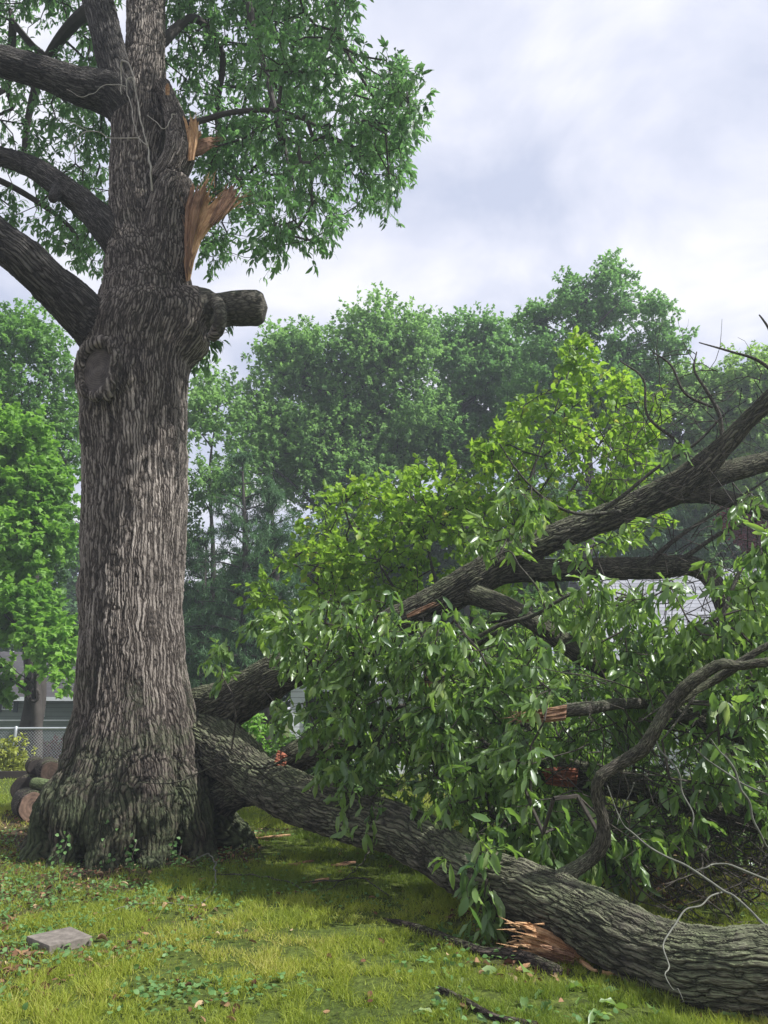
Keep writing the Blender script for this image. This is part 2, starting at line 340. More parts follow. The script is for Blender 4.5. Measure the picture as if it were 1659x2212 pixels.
def leaves(Pt, D, Nn, Ln, Wd, tpl, rnd=None, curl=None, extra=None):
    Pt = np.asarray(Pt); n = len(Pt); D = unit(np.asarray(D)); Nn = np.asarray(Nn); Nn = unit(Nn-D*(Nn*D).sum(1, keepdims=True)); S = np.cross(D, Nn)
    T, Fs = TPL[tpl]; Ln = np.broadcast_to(Ln, (n,))[:, None, None]; Wd = np.broadcast_to(Wd, (n,))[:, None, None]
    cu = (np.ones(n) if curl is None else curl)[:, None, None]
    V = Pt[:, None]+T[None, :, 0:1]*Wd*S[:, None]+T[None, :, 1:2]*Ln*D[:, None]+T[None, :, 2:3]*Ln*cu*Nn[:, None]
    k = len(T); b = (np.arange(n)*k)[:, None, None]
    F = [(b+f[None]).reshape(-1, f.shape[1]) for f in Fs]
    r = rng.random(n) if rnd is None else rnd
    return V.reshape(-1, 3), F, {'rnd': np.repeat(r, k)}
def rdir(n): return unit(rng.normal(size=(n, 3)))
def shoots(tips, dirs, per, spread, Ln, Wd, tpl, droop, reach=.25, jitter=.25, vertical=.0, rndc=None):
    """leaves set round each shoot end"""
    n = len(tips); T = np.repeat(tips, per, 0); A = np.repeat(unit(dirs), per, 0); k = len(T)
    f = rng.random(k)**1.5; p = T-A*(f*reach)[:, None]+rng.normal(size=(k, 3))*.01
    D = unit(A*.55+rdir(k)*spread+np.array([0, 0, -1.])*droop)
    Nn = unit(np.array([0, 0, 1.])+rdir(k)*(.55+vertical))
    L_ = Ln*(1+rng.normal(size=k)*.18); W_ = Wd*(1+rng.normal(size=k)*.15)
    rr = np.repeat(rng.random(n)*.6, per)+rng.random(k)*.4 if rndc is None else np.repeat(rndc, per)*.7+rng.random(k)*.3
    return leaves(p, D, Nn, L_, W_, tpl, rr, rng.normal(size=k)*.6+1.1)

# ------------------------------------------------------------------ branch growth toward points
def grow(att, nodes, step=.3, sag=.06, jit=.05, seed=0):
    """nodes: (m,3) starting skeleton. Every attractor gets a path to the nearest node, near ones first."""
    r = np.random.default_rng(seed); Nd = np.zeros((len(nodes)+len(att)*14, 3)); m = len(nodes); Nd[:m] = nodes; par = [-1]*m
    base = np.array([np.min(np.linalg.norm(nodes-a, axis=1)) for a in att]); order = np.argsort(base); tip = []
    for q in order:
        a = att[q]; d = np.linalg.norm(Nd[:m]-a, axis=1); j = int(np.argmin(d)); L0 = d[j]; k = int(min(12, max(1, round(L0/step)))); s = Nd[j].copy(); pj = j
        off = r.normal(size=3)*L0*jit*2
        for i in range(1, k+1):
            t = i/k; x = s*(1-t)+a*t+off*math.sin(math.pi*t)+np.array([0, 0, 1.])*sag*L0*math.sin(math.pi*t)
            if i < k: x = x+r.normal(size=3)*jit*step
            Nd[m] = x; par.append(pj); pj = m; m += 1
        tip.append(pj)
    return Nd[:m], np.array(par), np.array(tip), order
def twig_geo(Nd, par, tip, r0, pw=.45, rmax=.1, ns=4, first=0):
    w_ = np.zeros(len(Nd)); w_[tip] += 1
    for i in range(len(Nd)-1, -1, -1):
        if par[i] >= 0: w_[i-0] = max(w_[i], .5); w_[par[i]] += w_[i]
    rad = np.minimum(r0*np.maximum(w_, 1)**pw, rmax)
    i = np.where(par >= 0)[0]; rp = np.minimum(rad[par[i]], rad[i]*1.35)
    return edge_tubes(Nd[par[i]], Nd[i], rp, rad[i], ns)
def tipdir(Nd, par, tip): return unit(Nd[tip]-Nd[par[tip]])
def inpoly(u, v, poly):
    poly = np.array(poly, float); x, y = poly[:, 0], poly[:, 1]; x2, y2 = np.roll(x, -1), np.roll(y, -1); c = np.zeros(len(u), bool)
    for a, b, c_, d in zip(x, y, x2, y2):
        if b == d: continue
        c ^= ((b > v) != (d > v)) & (u < (c_-a)*(v-b)/(d-b)+a)
    return c
def in_region(poly, n, y0, y1, clump=None, thr=.45, seed=0):
    """points spread through a volume: the outline seen from the camera between two distances"""
    r = np.random.default_rng(seed); poly = np.array(poly, float); lo, hi = poly.min(0), poly.max(0); res = []
    tot = 0
    while tot < n:
        u = r.uniform(lo[0], hi[0], 4*n); v = r.uniform(lo[1], hi[1], 4*n); k = inpoly(u, v, poly); u, v = u[k], v[k]
        Yv = r.random(len(u))
        Yv = (y0(u, v) if callable(y0) else y0)*(1-Yv)+(y1(u, v) if callable(y1) else y1)*Yv
        p = P(u, v, Yv)
        if clump: p = p[fbm(p*clump+seed, 2) > thr]
        p = p[p[:, 2] > .12]
        res.append(p); tot += len(p)
    return np.concatenate(res)[:n]

# ================================================================== SETTING: ground
def gz(x, y):
    x = np.asarray(x, float); y = np.asarray(y, float)
    q = np.stack([x*.35, y*.35, x*0+2], -1)
    z = (fbm(q, 3)-.5)*.10*np.clip((y-2)/6, .3, 1)*np.clip((60-y)/40, 0, 1)
    return z
def dirt(x, y):
    """bare soil round the oak's foot, and thin patches"""
    q = np.stack([x*1.1, y*1.1, x*0+5], -1); nn = fbm(q, 4)
    d = np.hypot(x+3.3, (y-9.2)*1.15); foot = np.clip(1.6-d/1.6, 0, 1)
    left = np.clip((-x-1.9-(y-6)*.12)*1.1, 0, 1)*np.clip((10-y)/2, 0, 1)*.62
    pile = np.exp(-((x+5.1)**2+(y-12.4)**2)/1.5)*.7
    return np.clip(np.maximum(np.maximum(foot, left), pile)+(nn-.58)*2.6, 0, 1)
xs = np.concatenate([np.linspace(-400, -14, 20)[:-1], np.linspace(-14, 14, 281), np.linspace(14, 400, 20)[1:]])
ys = np.concatenate([np.linspace(-30, 2, 10)[:-1], np.linspace(2, 26, 241), np.linspace(26, 60, 30)[1:], np.linspace(60, 700, 20)[1:]])
X, Yg = np.meshgrid(xs, ys); Z = gz(X, Yg); V = np.stack([X, Yg, Z], -1).reshape(-1, 3)
nx_, ny_ = len(xs), len(ys); i = np.arange(ny_-1)[:, None]*nx_; j = np.arange(nx_-1)[None]
Q = np.stack([i+j, i+j+1, i+nx_+j+1, i+nx_+j], -1).reshape(-1, 4)
m, n, l, b, o = newmat('lawn soil'); geo = n.new('ShaderNodeNewGeometry'); pos = geo.outputs['Position']
f1 = noise(n, l, pos, 1.2, 6); f2 = noise(n, l, pos, 22, 5, .65); f3 = noise(n, l, pos, 90, 3, .6)
gcol = ramp(n, l, f2, [(.3, (.034, .042, .013)), (.55, (.09, .12, .028)), (.8, (.17, .20, .045))])
gcol = mixc(n, l, 1, gcol, ramp(n, l, f1, [(.3, (.75, .8, .7)), (.7, (1.2, 1.15, 1)) ]), 'MULTIPLY')
scol = ramp(n, l, f3, [(.3, (.030, .018, .012)), (.55, (.075, .048, .034)), (.8, (.17, .12, .09))])
l.new(mixc(n, l, math_(n, l, 'MULTIPLY', math_(n, l, 'SUBTRACT', math_(n, l, 'ADD', attr(n, 'dirt'), math_(n, l, 'MULTIPLY', f2, .5)), .35), 1.6, True), gcol, scol), b.inputs['Base Color'])
b.inputs['Roughness'].default_value = .95; b.inputs['Specular IOR Level'].default_value = .1
bp = n.new('ShaderNodeBump'); bp.inputs['Distance'].default_value = .03; l.new(f2, bp.inputs['Height']); l.new(bp.outputs[0], b.inputs['Normal'])
M['ground'] = m
tag(mesh('ground', V, Q, m, None, {'dirt': dirt(V[:, 0], V[:, 1])}), kind='structure')

# ================================================================== SETTING: houses and fence
def siding(name, col, pitch, dark=.35):
    m, n, l, b, o = newmat(name); geo = n.new('ShaderNodeNewGeometry'); sp = n.new('ShaderNodeSeparateXYZ'); l.new(geo.outputs['Position'], sp.inputs[0])
    fr = math_(n, l, 'FRACT', math_(n, l, 'MULTIPLY', sp.outputs[2], 1/pitch))
    f = noise(n, l, geo.outputs['Position'], 2.5, 5); c = np.array(col)
    base = ramp(n, l, f, [(.3, tuple(c*.88)), (.7, tuple(c*1.06))])
    l.new(mixc(n, l, math_(n, l, 'LESS_THAN', fr, .09), base, tuple(c*dark)), b.inputs['Base Color']); b.inputs['Roughness'].default_value = .6
    bp = n.new('ShaderNodeBump'); bp.inputs['Distance'].default_value = .02; bp.inputs['Strength'].default_value = .8; l.new(fr, bp.inputs['Height']); bp.invert = True; l.new(bp.outputs[0], b.inputs['Normal'])
    return m
M['sage'] = siding('sage siding', (.13, .165, .125), .2)
M['white_siding'] = siding('white siding', (.62, .64, .64), .13)
def shingle(name, col, axis=1, pitch=.13):
    m, n, l, b, o = newmat(name); geo = n.new('ShaderNodeNewGeometry'); sp = n.new('ShaderNodeSeparateXYZ'); l.new(geo.outputs['Position'], sp.inputs[0])
    row = math_(n, l, 'MULTIPLY', sp.outputs[axis], 1/pitch); fr = math_(n, l, 'FRACT', row)
    f = noise(n, l, geo.outputs['Position'], 3, 6, .6)
    wn = n.new('ShaderNodeTexWhiteNoise'); wn.noise_dimensions = '2D'; cb = n.new('ShaderNodeCombineXYZ')
    l.new(math_(n, l, 'FLOOR', row), cb.inputs[0]); l.new(math_(n, l, 'FLOOR', math_(n, l, 'MULTIPLY', sp.outputs[0], 3.3)), cb.inputs[1]); l.new(cb.outputs[0], wn.inputs['Vector'])
    c = np.array(col); base = ramp(n, l, math_(n, l, 'ADD', math_(n, l, 'MULTIPLY', wn.outputs['Value'], .5), math_(n, l, 'MULTIPLY', f, .5)), [(.2, tuple(c*.75)), (.8, tuple(c*1.2))])
    l.new(mixc(n, l, math_(n, l, 'LESS_THAN', fr, .16), base, tuple(c*.5)), b.inputs['Base Color']); b.inputs['Roughness'].default_value = .9
    return m
M['grey_roof'] = shingle('grey shingles', (.27, .27, .29), 1, .16)
M['dark_roof'] = shingle('brown grey shingles', (.06, .055, .055), 1, .2)

def house(label, cat, x0, x1, y0, y1, eave, ridge, wallm, roofm, wins, over=.35, dish=None, porch=None):
    root = empty('house', ((x0+x1)/2, (y0+y1)/2, 0), label, cat)
    w_ = MB(); ym = (y0+y1)/2
    w_.prism([(x0, y0, -.3), (x0, y1, -.3), (x0, y1, eave), (x0, ym, ridge-.12), (x0, y0, eave)], (x1-x0, 0, 0))
    w_.build('wall', wallm, root)
    rf = MB(); s = (ridge-eave)/(ym-y0)
    a = (y0-over, eave-over*s); bb = (ym, ridge); c = (y1+over, eave-over*s); t = .14
    rf.prism([(x0-over, a[0], a[1]), (x0-over, bb[0], bb[1]), (x0-over, c[0], c[1]), (x0-over, c[0], c[1]+t), (x0-over, bb[0], bb[1]+t), (x0-over, a[0], a[1]+t)], (x1-x0+2*over, 0, 0))
    ro = rf.build('roof', roofm, root)
    fa = MB(); fa.box((x0-over, a[0]-.03, a[1]-.06), (x1+over, a[0]-.002, a[1]+t-.01)); fa.build('fascia', M['white_paint'], ro)
    for (wx0, wx1, wz0, wz1, shut) in wins:
        f = MB(); tt = .05; yy = y0-.05
        f.box((wx0-tt, yy, wz0-tt), (wx1+tt, y0-.003, wz0)); f.box((wx0-tt, yy, wz1), (wx1+tt, y0-.003, wz1+tt))
        f.box((wx0-tt, yy, wz0), (wx0, y0-.003, wz1)); f.box((wx1, yy, wz0), (wx1+tt, y0-.003, wz1)); f.box((wx0, yy, (wz0+wz1)/2-.02), (wx1, y0-.003, (wz0+wz1)/2+.02))
        fr = f.build('window', M['white_paint'], root)
        g = MB(); g.box((wx0, y0-.03, wz0), (wx1, y0-.006, wz1)); g.build('pane', M['glass'], fr)
    return root
def X_at(u, v, Y): return float(P(u, v, Y)[0])
def Z_at(u, v, Y): return float(P(u, v, Y)[2])
YH = 38.
h1 = house('low sage green house with grey roof behind the wire fence', 'house', X_at(-260, 1550, YH), X_at(395, 1550, YH), YH, YH+8, Z_at(0, 1497, YH), Z_at(0, 1497, YH)+2.1, M['sage'], M['dark_roof'],
      [(X_at(7, 1525, YH), X_at(29, 1525, YH), Z_at(0, 1531, YH), Z_at(0, 1520, YH), 0), (X_at(86, 1525, YH), X_at(97, 1525, YH), Z_at(0, 1546, YH), Z_at(0, 1528, YH), 0)], over=.6)
mb = MB(); mb.box((X_at(-12, 1520, YH), YH-.09, Z_at(0, 1539, YH)), (X_at(6, 1520, YH), YH-.002, Z_at(0, 1510, YH))); M['shut'] = simple('dark green paint', (.035, .055, .05), .7, .1, 2); mb.build('shutter', M['shut'], h1)
mb = MB(); mb.box((X_at(31, 1520, YH), YH-.09, Z_at(0, 1539, YH)), (X_at(40, 1520, YH), YH-.002, Z_at(0, 1510, YH)))
mb.build('shutter', M['shut'], h1)
mb = MB(); zz = Z_at(0, 1556, YH-.1); mb.box((X_at(-260, 1550, YH), YH-.12, zz-.03), (X_at(395, 1550, YH), YH-.003, zz+.03)); mb.build('trim_board', M['white_paint'], h1)
YW = 19.5
h2 = house('white sided house with pale grey shingle roof behind the fallen limbs', 'house', X_at(1365, 1400, YW), 16.5, YW, YW+8, Z_at(1400, 1440, YW), Z_at(1400, 1238, YW+4), M['white_siding'], M['grey_roof'],
      [(5.2, 6.3, .95, 2.1, 0), (8.3, 9.4, .95, 2.1, 0)], over=.4)
wx1 = X_at(1365, 1400, YW)-.41; wg = MB(); wg.prism([(-2.3, YW+.3, -.2), (-2.3, YW+5, -.2), (-2.3, YW+5, 2.1), (-2.3, YW+2.6, 2.75), (-2.3, YW+.3, 2.1)], (wx1+2.3, 0, 0)); wg.build('wing_wall', M['white_siding'], h2)
wg = MB(); wg.prism([(-2.5, YW+.05, 2.05), (-2.5, YW+2.6, 2.78), (-2.5, YW+5.2, 2.05), (-2.5, YW+5.2, 2.17), (-2.5, YW+2.6, 2.92), (-2.5, YW+.05, 2.17)], (wx1+2.5, 0, 0)); wg.build('wing_roof', M['grey_roof'], h2)
# little gabled entry on the left end
pm = MB(); px0, px1, py = -2.15, -.75, YW-1.3; pz = 2.15
pm.prism([(px0, py, -.2), (px1, py, -.2), (px1, py, pz), ((px0+px1)/2, py, pz+.55), (px0, py, pz)], (0, 1.59, 0)); pm.build('entry_wall', M['white_siding'], h2)
pm = MB(); xm = (px0+px1)/2
pm.prism([(px0-.25, py-.2, pz-.16), (xm, py-.2, pz+.6), (px1+.25, py-.2, pz-.16), (px1+.25, py-.2, pz-.06), (xm, py-.2, pz+.72), (px0-.25, py-.2, pz-.06)], (0, 1.45, 0)); pm.build('entry_roof', M['grey_roof'], h2)
pm = MB(); pm.box((px0+.35, py-.03, 0.05), (px1-.35, py-.004, 1.95)); dr = pm.build('door', M['black'], h2)
# satellite dish
pd = P(1662, 1222, YW+.5); pd2 = np.array([pd[0]+.35, pd[1]+.9, Z_at(1400, 1440, YW)+(1.4)*.62])
dish = empty('satellite_dish', pd2, 'pale grey satellite dish on the pale grey shingle roof', 'satellite dish')
th = np.linspace(0, 2*np.pi, 32, endpoint=False); axd = unit(np.array([-.45, -.8, .4])); ax = unit(np.cross(axd, [0, 0, 1.])); ay = np.cross(ax, axd)
V = [pd+axd*0]; F3 = []; F4 = []
for k, rr in enumerate((.15, .3)):
    for t in th: V.append(pd+ax*math.cos(t)*rr+ay*math.sin(t)*rr*1.08+axd*(rr*rr*1.1))
F3 = [(0, 1+j, 1+(j+1) % 32) for j in range(32)]; F4 = [(1+j, 33+j, 33+(j+1) % 32, 1+(j+1) % 32) for j in range(32)]
V = np.array(V); nV = len(V); V = np.concatenate([V, V-axd*.015]); F3 = F3+[tuple(q+nV for q in f[::-1]) for f in F3]; F4 = F4+[tuple(q+nV for q in f[::-1]) for f in F4]+[(33+j, 33+nV+j, 33+nV+(j+1) % 32, 33+(j+1) % 32) for j in range(32)]
mesh('reflector', V, [np.array(F3), np.array(F4)], simple('dish paint', (.6, .64, .68), .5, .05, 3), dish)
mb = MB(); mb.add(*tube([pd-axd*.02, pd-axd*.2+np.array([0, 0, -.1]), pd2], [.02, .022, .025], .1, 8)[:2]); mb.build('mast', M['steel'], dish)
mb = MB(); mb.add(*tube([pd-ay*.3, pd-ay*.25+axd*.3, pd+axd*.42-ay*.05], [.012, .012, .025], .1, 8)[:2]); mb.build('feed_arm', M['steel'], dish)

# chain link fence
YF = 20.
fence = empty('chain_link_fence', P(80, 1672, YF)*np.array([1, 1, 0]), 'silver chain link fence with round posts left of the oak', 'fence')
fx0, fx1 = X_at(-160, 1600, YF), X_at(520, 1600, YF+2); fh = Z_at(20, 1574, YF)
def fy(x): return YF+(x-fx0)*.10
mb = MB(); mb.add(*tube([(fx0, fy(fx0), fh), ((fx0+fx1)/2, fy((fx0+fx1)/2), fh), (fx1, fy(fx1), fh)], [.03]*3, 1, 8)[:2]); mb.build('top_rail', M['steel'], fence, True)
x = X_at(25, 1600, YF)-2.9*0
for k in range(-1, 3):
    xx = x+k*2.9
    if xx < fx0 or xx > fx1: continue
    mb = MB(); mb.add(*tube([(xx, fy(xx)-.05, -.1), (xx, fy(xx)-.05, fh-.3), (xx, fy(xx)-.05, fh+.05)], [.036]*3, .5, 10)[:2]); mb.build('post', M['steel'], fence, True)
dd = .075; A = []; B = []
for s in (1, -1):
    for c in np.arange(fx0-fh, fx1+fh, dd):
        xa, xb = (c, c+fh-.05) if s > 0 else (c+fh-.05, c)
        if min(xa, xb) < fx0 or max(xa, xb) > fx1: continue
        A.append((xa, fy(xa)+.03*s*.2, .05)); B.append((xb, fy(xb)+.03*s*.2, fh))
A = np.array(A, float); B = np.array(B, float); V, Fq = edge_tubes(A, B, np.full(len(A), .0033), np.full(len(A), .0033), 3); mesh('wire_mesh', V, Fq, M['wire'], fence)
# edging timber
g0 = P(-60, 1672, 18.6); g1 = P(110, 1668, 18.9); mb = MB(); dx = g1-g0
mb.prism([(g0[0], g0[1], -.05), (g0[0], g0[1]+.18, -.05), (g0[0], g0[1]+.18, .17), (g0[0], g0[1], .17)], (dx[0], dx[1], 0))
tag(mb.build('landscape_timber', M['timber']), 'dark landscape timber lying along the foot of the wire fence', 'timber')

# power lines
for k, (a, b2, Yl, lab) in enumerate([((-60, 1212), (1700, 1168), 34, 'uppermost thin cable crossing behind the oak, through the distant trees'), ((-60, 1222), (1700, 1188), 34.6, 'second thin cable from the top behind the oak, just under the uppermost'),
                             ((-60, 1372), (1700, 1352), 30, 'third thin cable from the top behind the oak, above the lowest'), ((-60, 1386), (1700, 1369), 30.5, 'lowest thin cable crossing behind the oak, over the sage house')]):
    p0, p1 = P(*a, Yl), P(*b2, Yl); pm_ = (p0+p1)/2+np.array([0, 0, -.25]); mb = MB(); mb.add(*tube([p0, pm_, p1], [.014]*3, 2, 6)[:2])
    tag(mb.build('power_line', simple('cable', (.30, .33, .34) if k < 2 else (.02, .022, .025), .6, .1), None, True), lab, 'cable', 'power lines behind the trees')

# ================================================================== fused wood (trunk + limbs grown together)
def fused(pieces, voxel, root, mats, flute=.02, bscale=None, straight=False):
    """pieces: (part name, points, radii). Closed tubes are merged into one skin, then cut into parts again."""
    mb = MB(); ctr = []; rad = []; tan = []; fx = []; fy_ = []; sl = []; pid = []; bs = []
    for k, (nm, pts, rr) in enumerate(pieces):
        V, Fc, _ = tube(pts, rr, .08, 40, wob=.10, seed=k*3.7); mb.add(V, Fc)
        if nm.endswith('~'): continue                # shapes the skin, but the grain runs on from the trunk
        p, r = catmull(pts, rr, .05); t, a, b2 = frames(p); s = np.concatenate([[0], np.cumsum(np.linalg.norm(np.diff(p, axis=0), axis=1))])
        ctr.append(p); rad.append(r); tan.append(t); fx.append(a); fy_.append(b2); sl.append(s+k*5.3); pid.append(np.full(len(p), k)); bs.append(np.full(len(p), 1.0))
    tmp = mb.build('tmp_union', None); tmp.data.validate()
    md = tmp.modifiers.new('r', 'REMESH'); md.mode = 'VOXEL'; md.voxel_size = voxel; md.adaptivity = 0
    sm = tmp.modifiers.new('s', 'SMOOTH'); sm.iterations = 10; sm.factor = .5
    dg = bpy.context.evaluated_depsgraph_get(); me = bpy.data.meshes.new_from_object(tmp.evaluated_get(dg))
    bpy.data.objects.remove(tmp)
    nv = len(me.vertices); V = np.empty(nv*3, np.float32); me.vertices.foreach_get('co', V); V = V.reshape(-1, 3).astype(float)
    Nn = np.empty(nv*3, np.float32); me.vertices.foreach_get('normal', Nn); Nn = Nn.reshape(-1, 3).astype(float)
    nl = len(me.loops); lv = np.empty(nl, np.int32); me.loops.foreach_get('vertex_index', lv); Q = lv.reshape(-1, 4)
    bpy.data.meshes.remove(me)
    ctr, rad, tan, fx, fy_, sl, pid = [np.concatenate(q) for q in (ctr, rad, tan, fx, fy_, sl, pid)]
    best = np.empty(nv, int)
    c32 = ctr.astype(np.float32); c2 = (c32**2).sum(1)
    for a in range(0, nv, 20000):
        v = V[a:a+20000].astype(np.float32); d2 = np.maximum((v**2).sum(1)[:, None]+c2[None]-2*v@c32.T, 0)
        best[a:a+20000] = np.argmin(np.sqrt(d2)-rad[None].astype(np.float32), 1)
    dlt = V-ctr[best]; s = sl[best]+(dlt*tan[best]).sum(1); x = (dlt*fx[best]).sum(1); y = (dlt*fy_[best]).sum(1)
    r = rad[best]; b = np.clip(rad[best]/.30, .22, 1.0) if bscale is None else np.full(nv, bscale)
    # bark grain follows the radius smoothly in quarter-octave steps
    b = np.clip(b, .2, 1.0)
    bq = np.array([np.median(b[pid[best] == k]) if (pid[best] == k).any() else 1 for k in range(len(pieces))])[pid[best]]
    if straight:
        k0 = pid[best] == 0; c0, r0_ = catmull(pieces[0][1], pieces[0][2], .05); o_ = np.argsort(c0[:, 2]); zz_ = V[k0, 2]
        x[k0] = V[k0, 0]-np.interp(zz_, c0[o_, 2], c0[o_, 0]); y[k0] = V[k0, 1]-np.interp(zz_, c0[o_, 2], c0[o_, 1]); s[k0] = zz_; r = r.copy(); r[k0] = np.interp(zz_, c0[o_, 2], r0_[o_])
    hr = np.maximum(np.hypot(x, y), 1e-4); ra_ = np.clip(r/hr, .62, 1.3); near_end = np.zeros(nv) if straight else np.clip(np.abs((dlt*tan[best]).sum(1))/np.maximum(r, .02)-.4, 0, 1); ra_ = ra_*(1-near_end)+near_end
    bk = np.stack([x*ra_/bq, y*ra_/bq, s/bq], -1)
    V = V+Nn*((fbm(V*np.array([5, 5, 1.6]), 3)-.5)*2*flute*np.clip(r/.4, .2, 1))[:, None]
    if straight: V = V+Nn*((fbm(V*np.array([11, 11, 7])+3, 3)-.5)*.075*np.clip(1.7-V[:, 2], 0, 1))[:, None]
    pv = pid[best]; pf = pv[Q].min(1); objs = []
    names = [p[0].rstrip('~') for p in pieces]; groups = {}
    for k, nm in enumerate(names): groups.setdefault(nm, []).append(k)
    for nm, ks in groups.items():
        f = Q[np.isin(pf, ks)]
        if not len(f): continue
        u_, inv = np.unique(f, return_inverse=True); pn = nm.split('#')[0]
        objs.append(mesh(pn, V[u_], inv.reshape(-1, 4), mats.get(nm, mats['']), root, {'bk': bk[u_], 'amp': bq[u_]}))
    return objs
def px_tube(rows):
    """rows of (u, v, radius px, Y)"""
    return [P(u, v, Y) for u, v, r, Y in rows], [px2m(r, u, v, Y) for u, v, r, Y in rows]

def torn(rows, Y, thick, jag, mat, parent=None, name='torn_wood', nu=26, per=7, seed=0, tilt=0., grain=.03):
    """splintered wood: a slab whose far end breaks into uneven points; rows are (left pixel, right pixel) from root to tip"""
    r = np.random.default_rng(seed); rows = np.array(rows, float); k = len(rows); tt = np.linspace(0, k-1, (k-1)*per+1); L_ = []; Rr = []
    for t in tt:
        i = min(int(t), k-2); f = t-i; L_.append(rows[i, 0]*(1-f)+rows[i+1, 0]*f); Rr.append(rows[i, 1]*(1-f)+rows[i+1, 1]*f)
    L_, Rr = np.array(L_), np.array(Rr); n = len(tt); s = np.linspace(0, 1, nu)
    jg = np.repeat(r.random(nu//2+1), 2)[:nu]*.75+r.random(nu)*.25; V = []; bk = []
    for side in (0, 1):
        for i in range(n):
            f = i/(n-1); pull = (1-jag*jg*np.clip((f-.55)/.45, 0, 1))
            ii = f*pull*(n-1); a = np.clip(ii.astype(int), 0, n-2); fr = (ii-a)[:, None]
            l_ = L_[a]*(1-fr)+L_[a+1]*fr; q_ = Rr[a]*(1-fr)+Rr[a+1]*fr; uv = l_*(1-s[:, None])+q_*s[:, None]
            edge = np.sin(np.pi*np.clip(s, .02, .98))**.5
            rid = (fbm(np.stack([s*14, np.full(nu, f*1.5), np.full(nu, seed+side*9.)], -1), 3)-.5)*2
            Yv = Y+tilt*f+(side*2-1)*(thick*edge*(1-.75*f)*.5)+rid*grain
            V.append(P(uv[:, 0], uv[:, 1], Yv)); bk.append(np.stack([s*.5, np.full(nu, side*.3), np.full(nu, f*1.2)+seed], -1))
    V = np.concatenate(V); bk = np.concatenate(bk); m = n*nu; i = np.arange(n-1)[:, None]*nu; j = np.arange(nu-1)[None]
    q = np.stack([i+j, i+j+1, i+nu+j+1, i+nu+j], -1).reshape(-1, 4); F = [q, q[:, ::-1]+m]
    c = np.concatenate([np.arange(nu), (np.arange(1, n)*nu+nu-1), (n-1)*nu+np.arange(nu-2, -1, -1), np.arange(n-2, 0, -1)*nu]); d = np.roll(c, -1)
    F.append(np.stack([d, c, c+m, d+m], -1))
    return mesh(name, V, np.concatenate(F), mat, parent, {'bk': bk}, False)

# ------------------------------------------------------------------ the standing oak
YO = 9.7; oc = P(277, 1833, YO); OX, OY = float(oc[0]), float(oc[1])
oak = empty('oak_tree', (OX, OY, 0), 'huge standing oak with deeply furrowed trunk, torn orange wood and a sawn stub', 'tree')
trunk_rows = [(275, 1905, 150, YO), (275, 1833, 158, YO), (275, 1750, 160, YO), (276, 1700, 156, YO), (278, 1650, 143, YO), (281, 1600, 132, YO), (283, 1500, 120, YO), (285, 1400, 116, YO), (285, 1300, 114, YO), (288, 1200, 113, YO),
              (291, 1100, 112, YO), (292, 1000, 111, YO), (289, 900, 114, YO), (290, 800, 119, YO), (300, 750, 122, YO), (314, 700, 120, YO), (318, 650, 106, YO), (318, 600, 92, YO), (300, 500, 62, YO), (290, 400, 52, YO+.1), (298, 300, 58, YO+.15), (305, 200, 54, YO+.2), (314, 100, 44, YO+.2), (316, 0, 42, YO+.3), (312, -250, 40, YO+.4), (330, -700, 30, YO+.6)]
trunk_rows = [(u, v, r-5 if v > 500 else r-3, Y) for u, v, r, Y in trunk_rows]; pieces = [('trunk',)+tuple(px_tube(trunk_rows))]
for ph, ln, rr in [(3, 1.42, .25), (-28, 1.2, .26), (-58, 1.12, .28), (-84, 1.22, .30), (-112, 1.10, .27), (-140, 1.12, .25), (-165, 1.12, .22), (178, 1.24, .20), (150, 1.05, .22), (115, 1.2, .3), (75, 1.2, .3), (40, 1.2, .26)]:
    a = math.radians(ph); d = np.array([math.cos(a), math.sin(a), 0]); o3 = np.array([OX, OY, 0])
    mf_ = .70 if abs(ph) > 145 else .86
    pieces.append(('trunk~', [o3+d*.30+np.array([0, 0, 2.6]), o3+d*.56+np.array([0, 0, 1.15]), o3+d*mf_+np.array([0, 0, .50]), o3+d*(ln-.12)+np.array([0, 0, .06]), o3+d*(ln+.2)+np.array([0, 0, -.25])], [.12, rr*.95, rr*.98, rr*.66, .10]))
pieces.append(('trunk~',)+tuple(px_tube([(300, 1868, 14, 8.60), (330, 1872, 17, 8.55), (355, 1880, 13, 8.5)])))
# right leader that lost its top, and the ridge of torn sapwood above
pieces.append(('broken_leader',)+tuple(px_tube([(338, 640, 66, YO-.05), (352, 570, 60, YO-.12), (360, 500, 50, YO-.2), (370, 435, 44, YO-.22), (380, 392, 36, YO-.22)])))
pieces.append(('broken_leader',)+tuple(px_tube([(352, 400, 34, YO-.05), (385, 340, 34, YO-.1), (386, 290, 26, YO-.05), (372, 235, 20, YO), (350, 180, 16, YO)])))
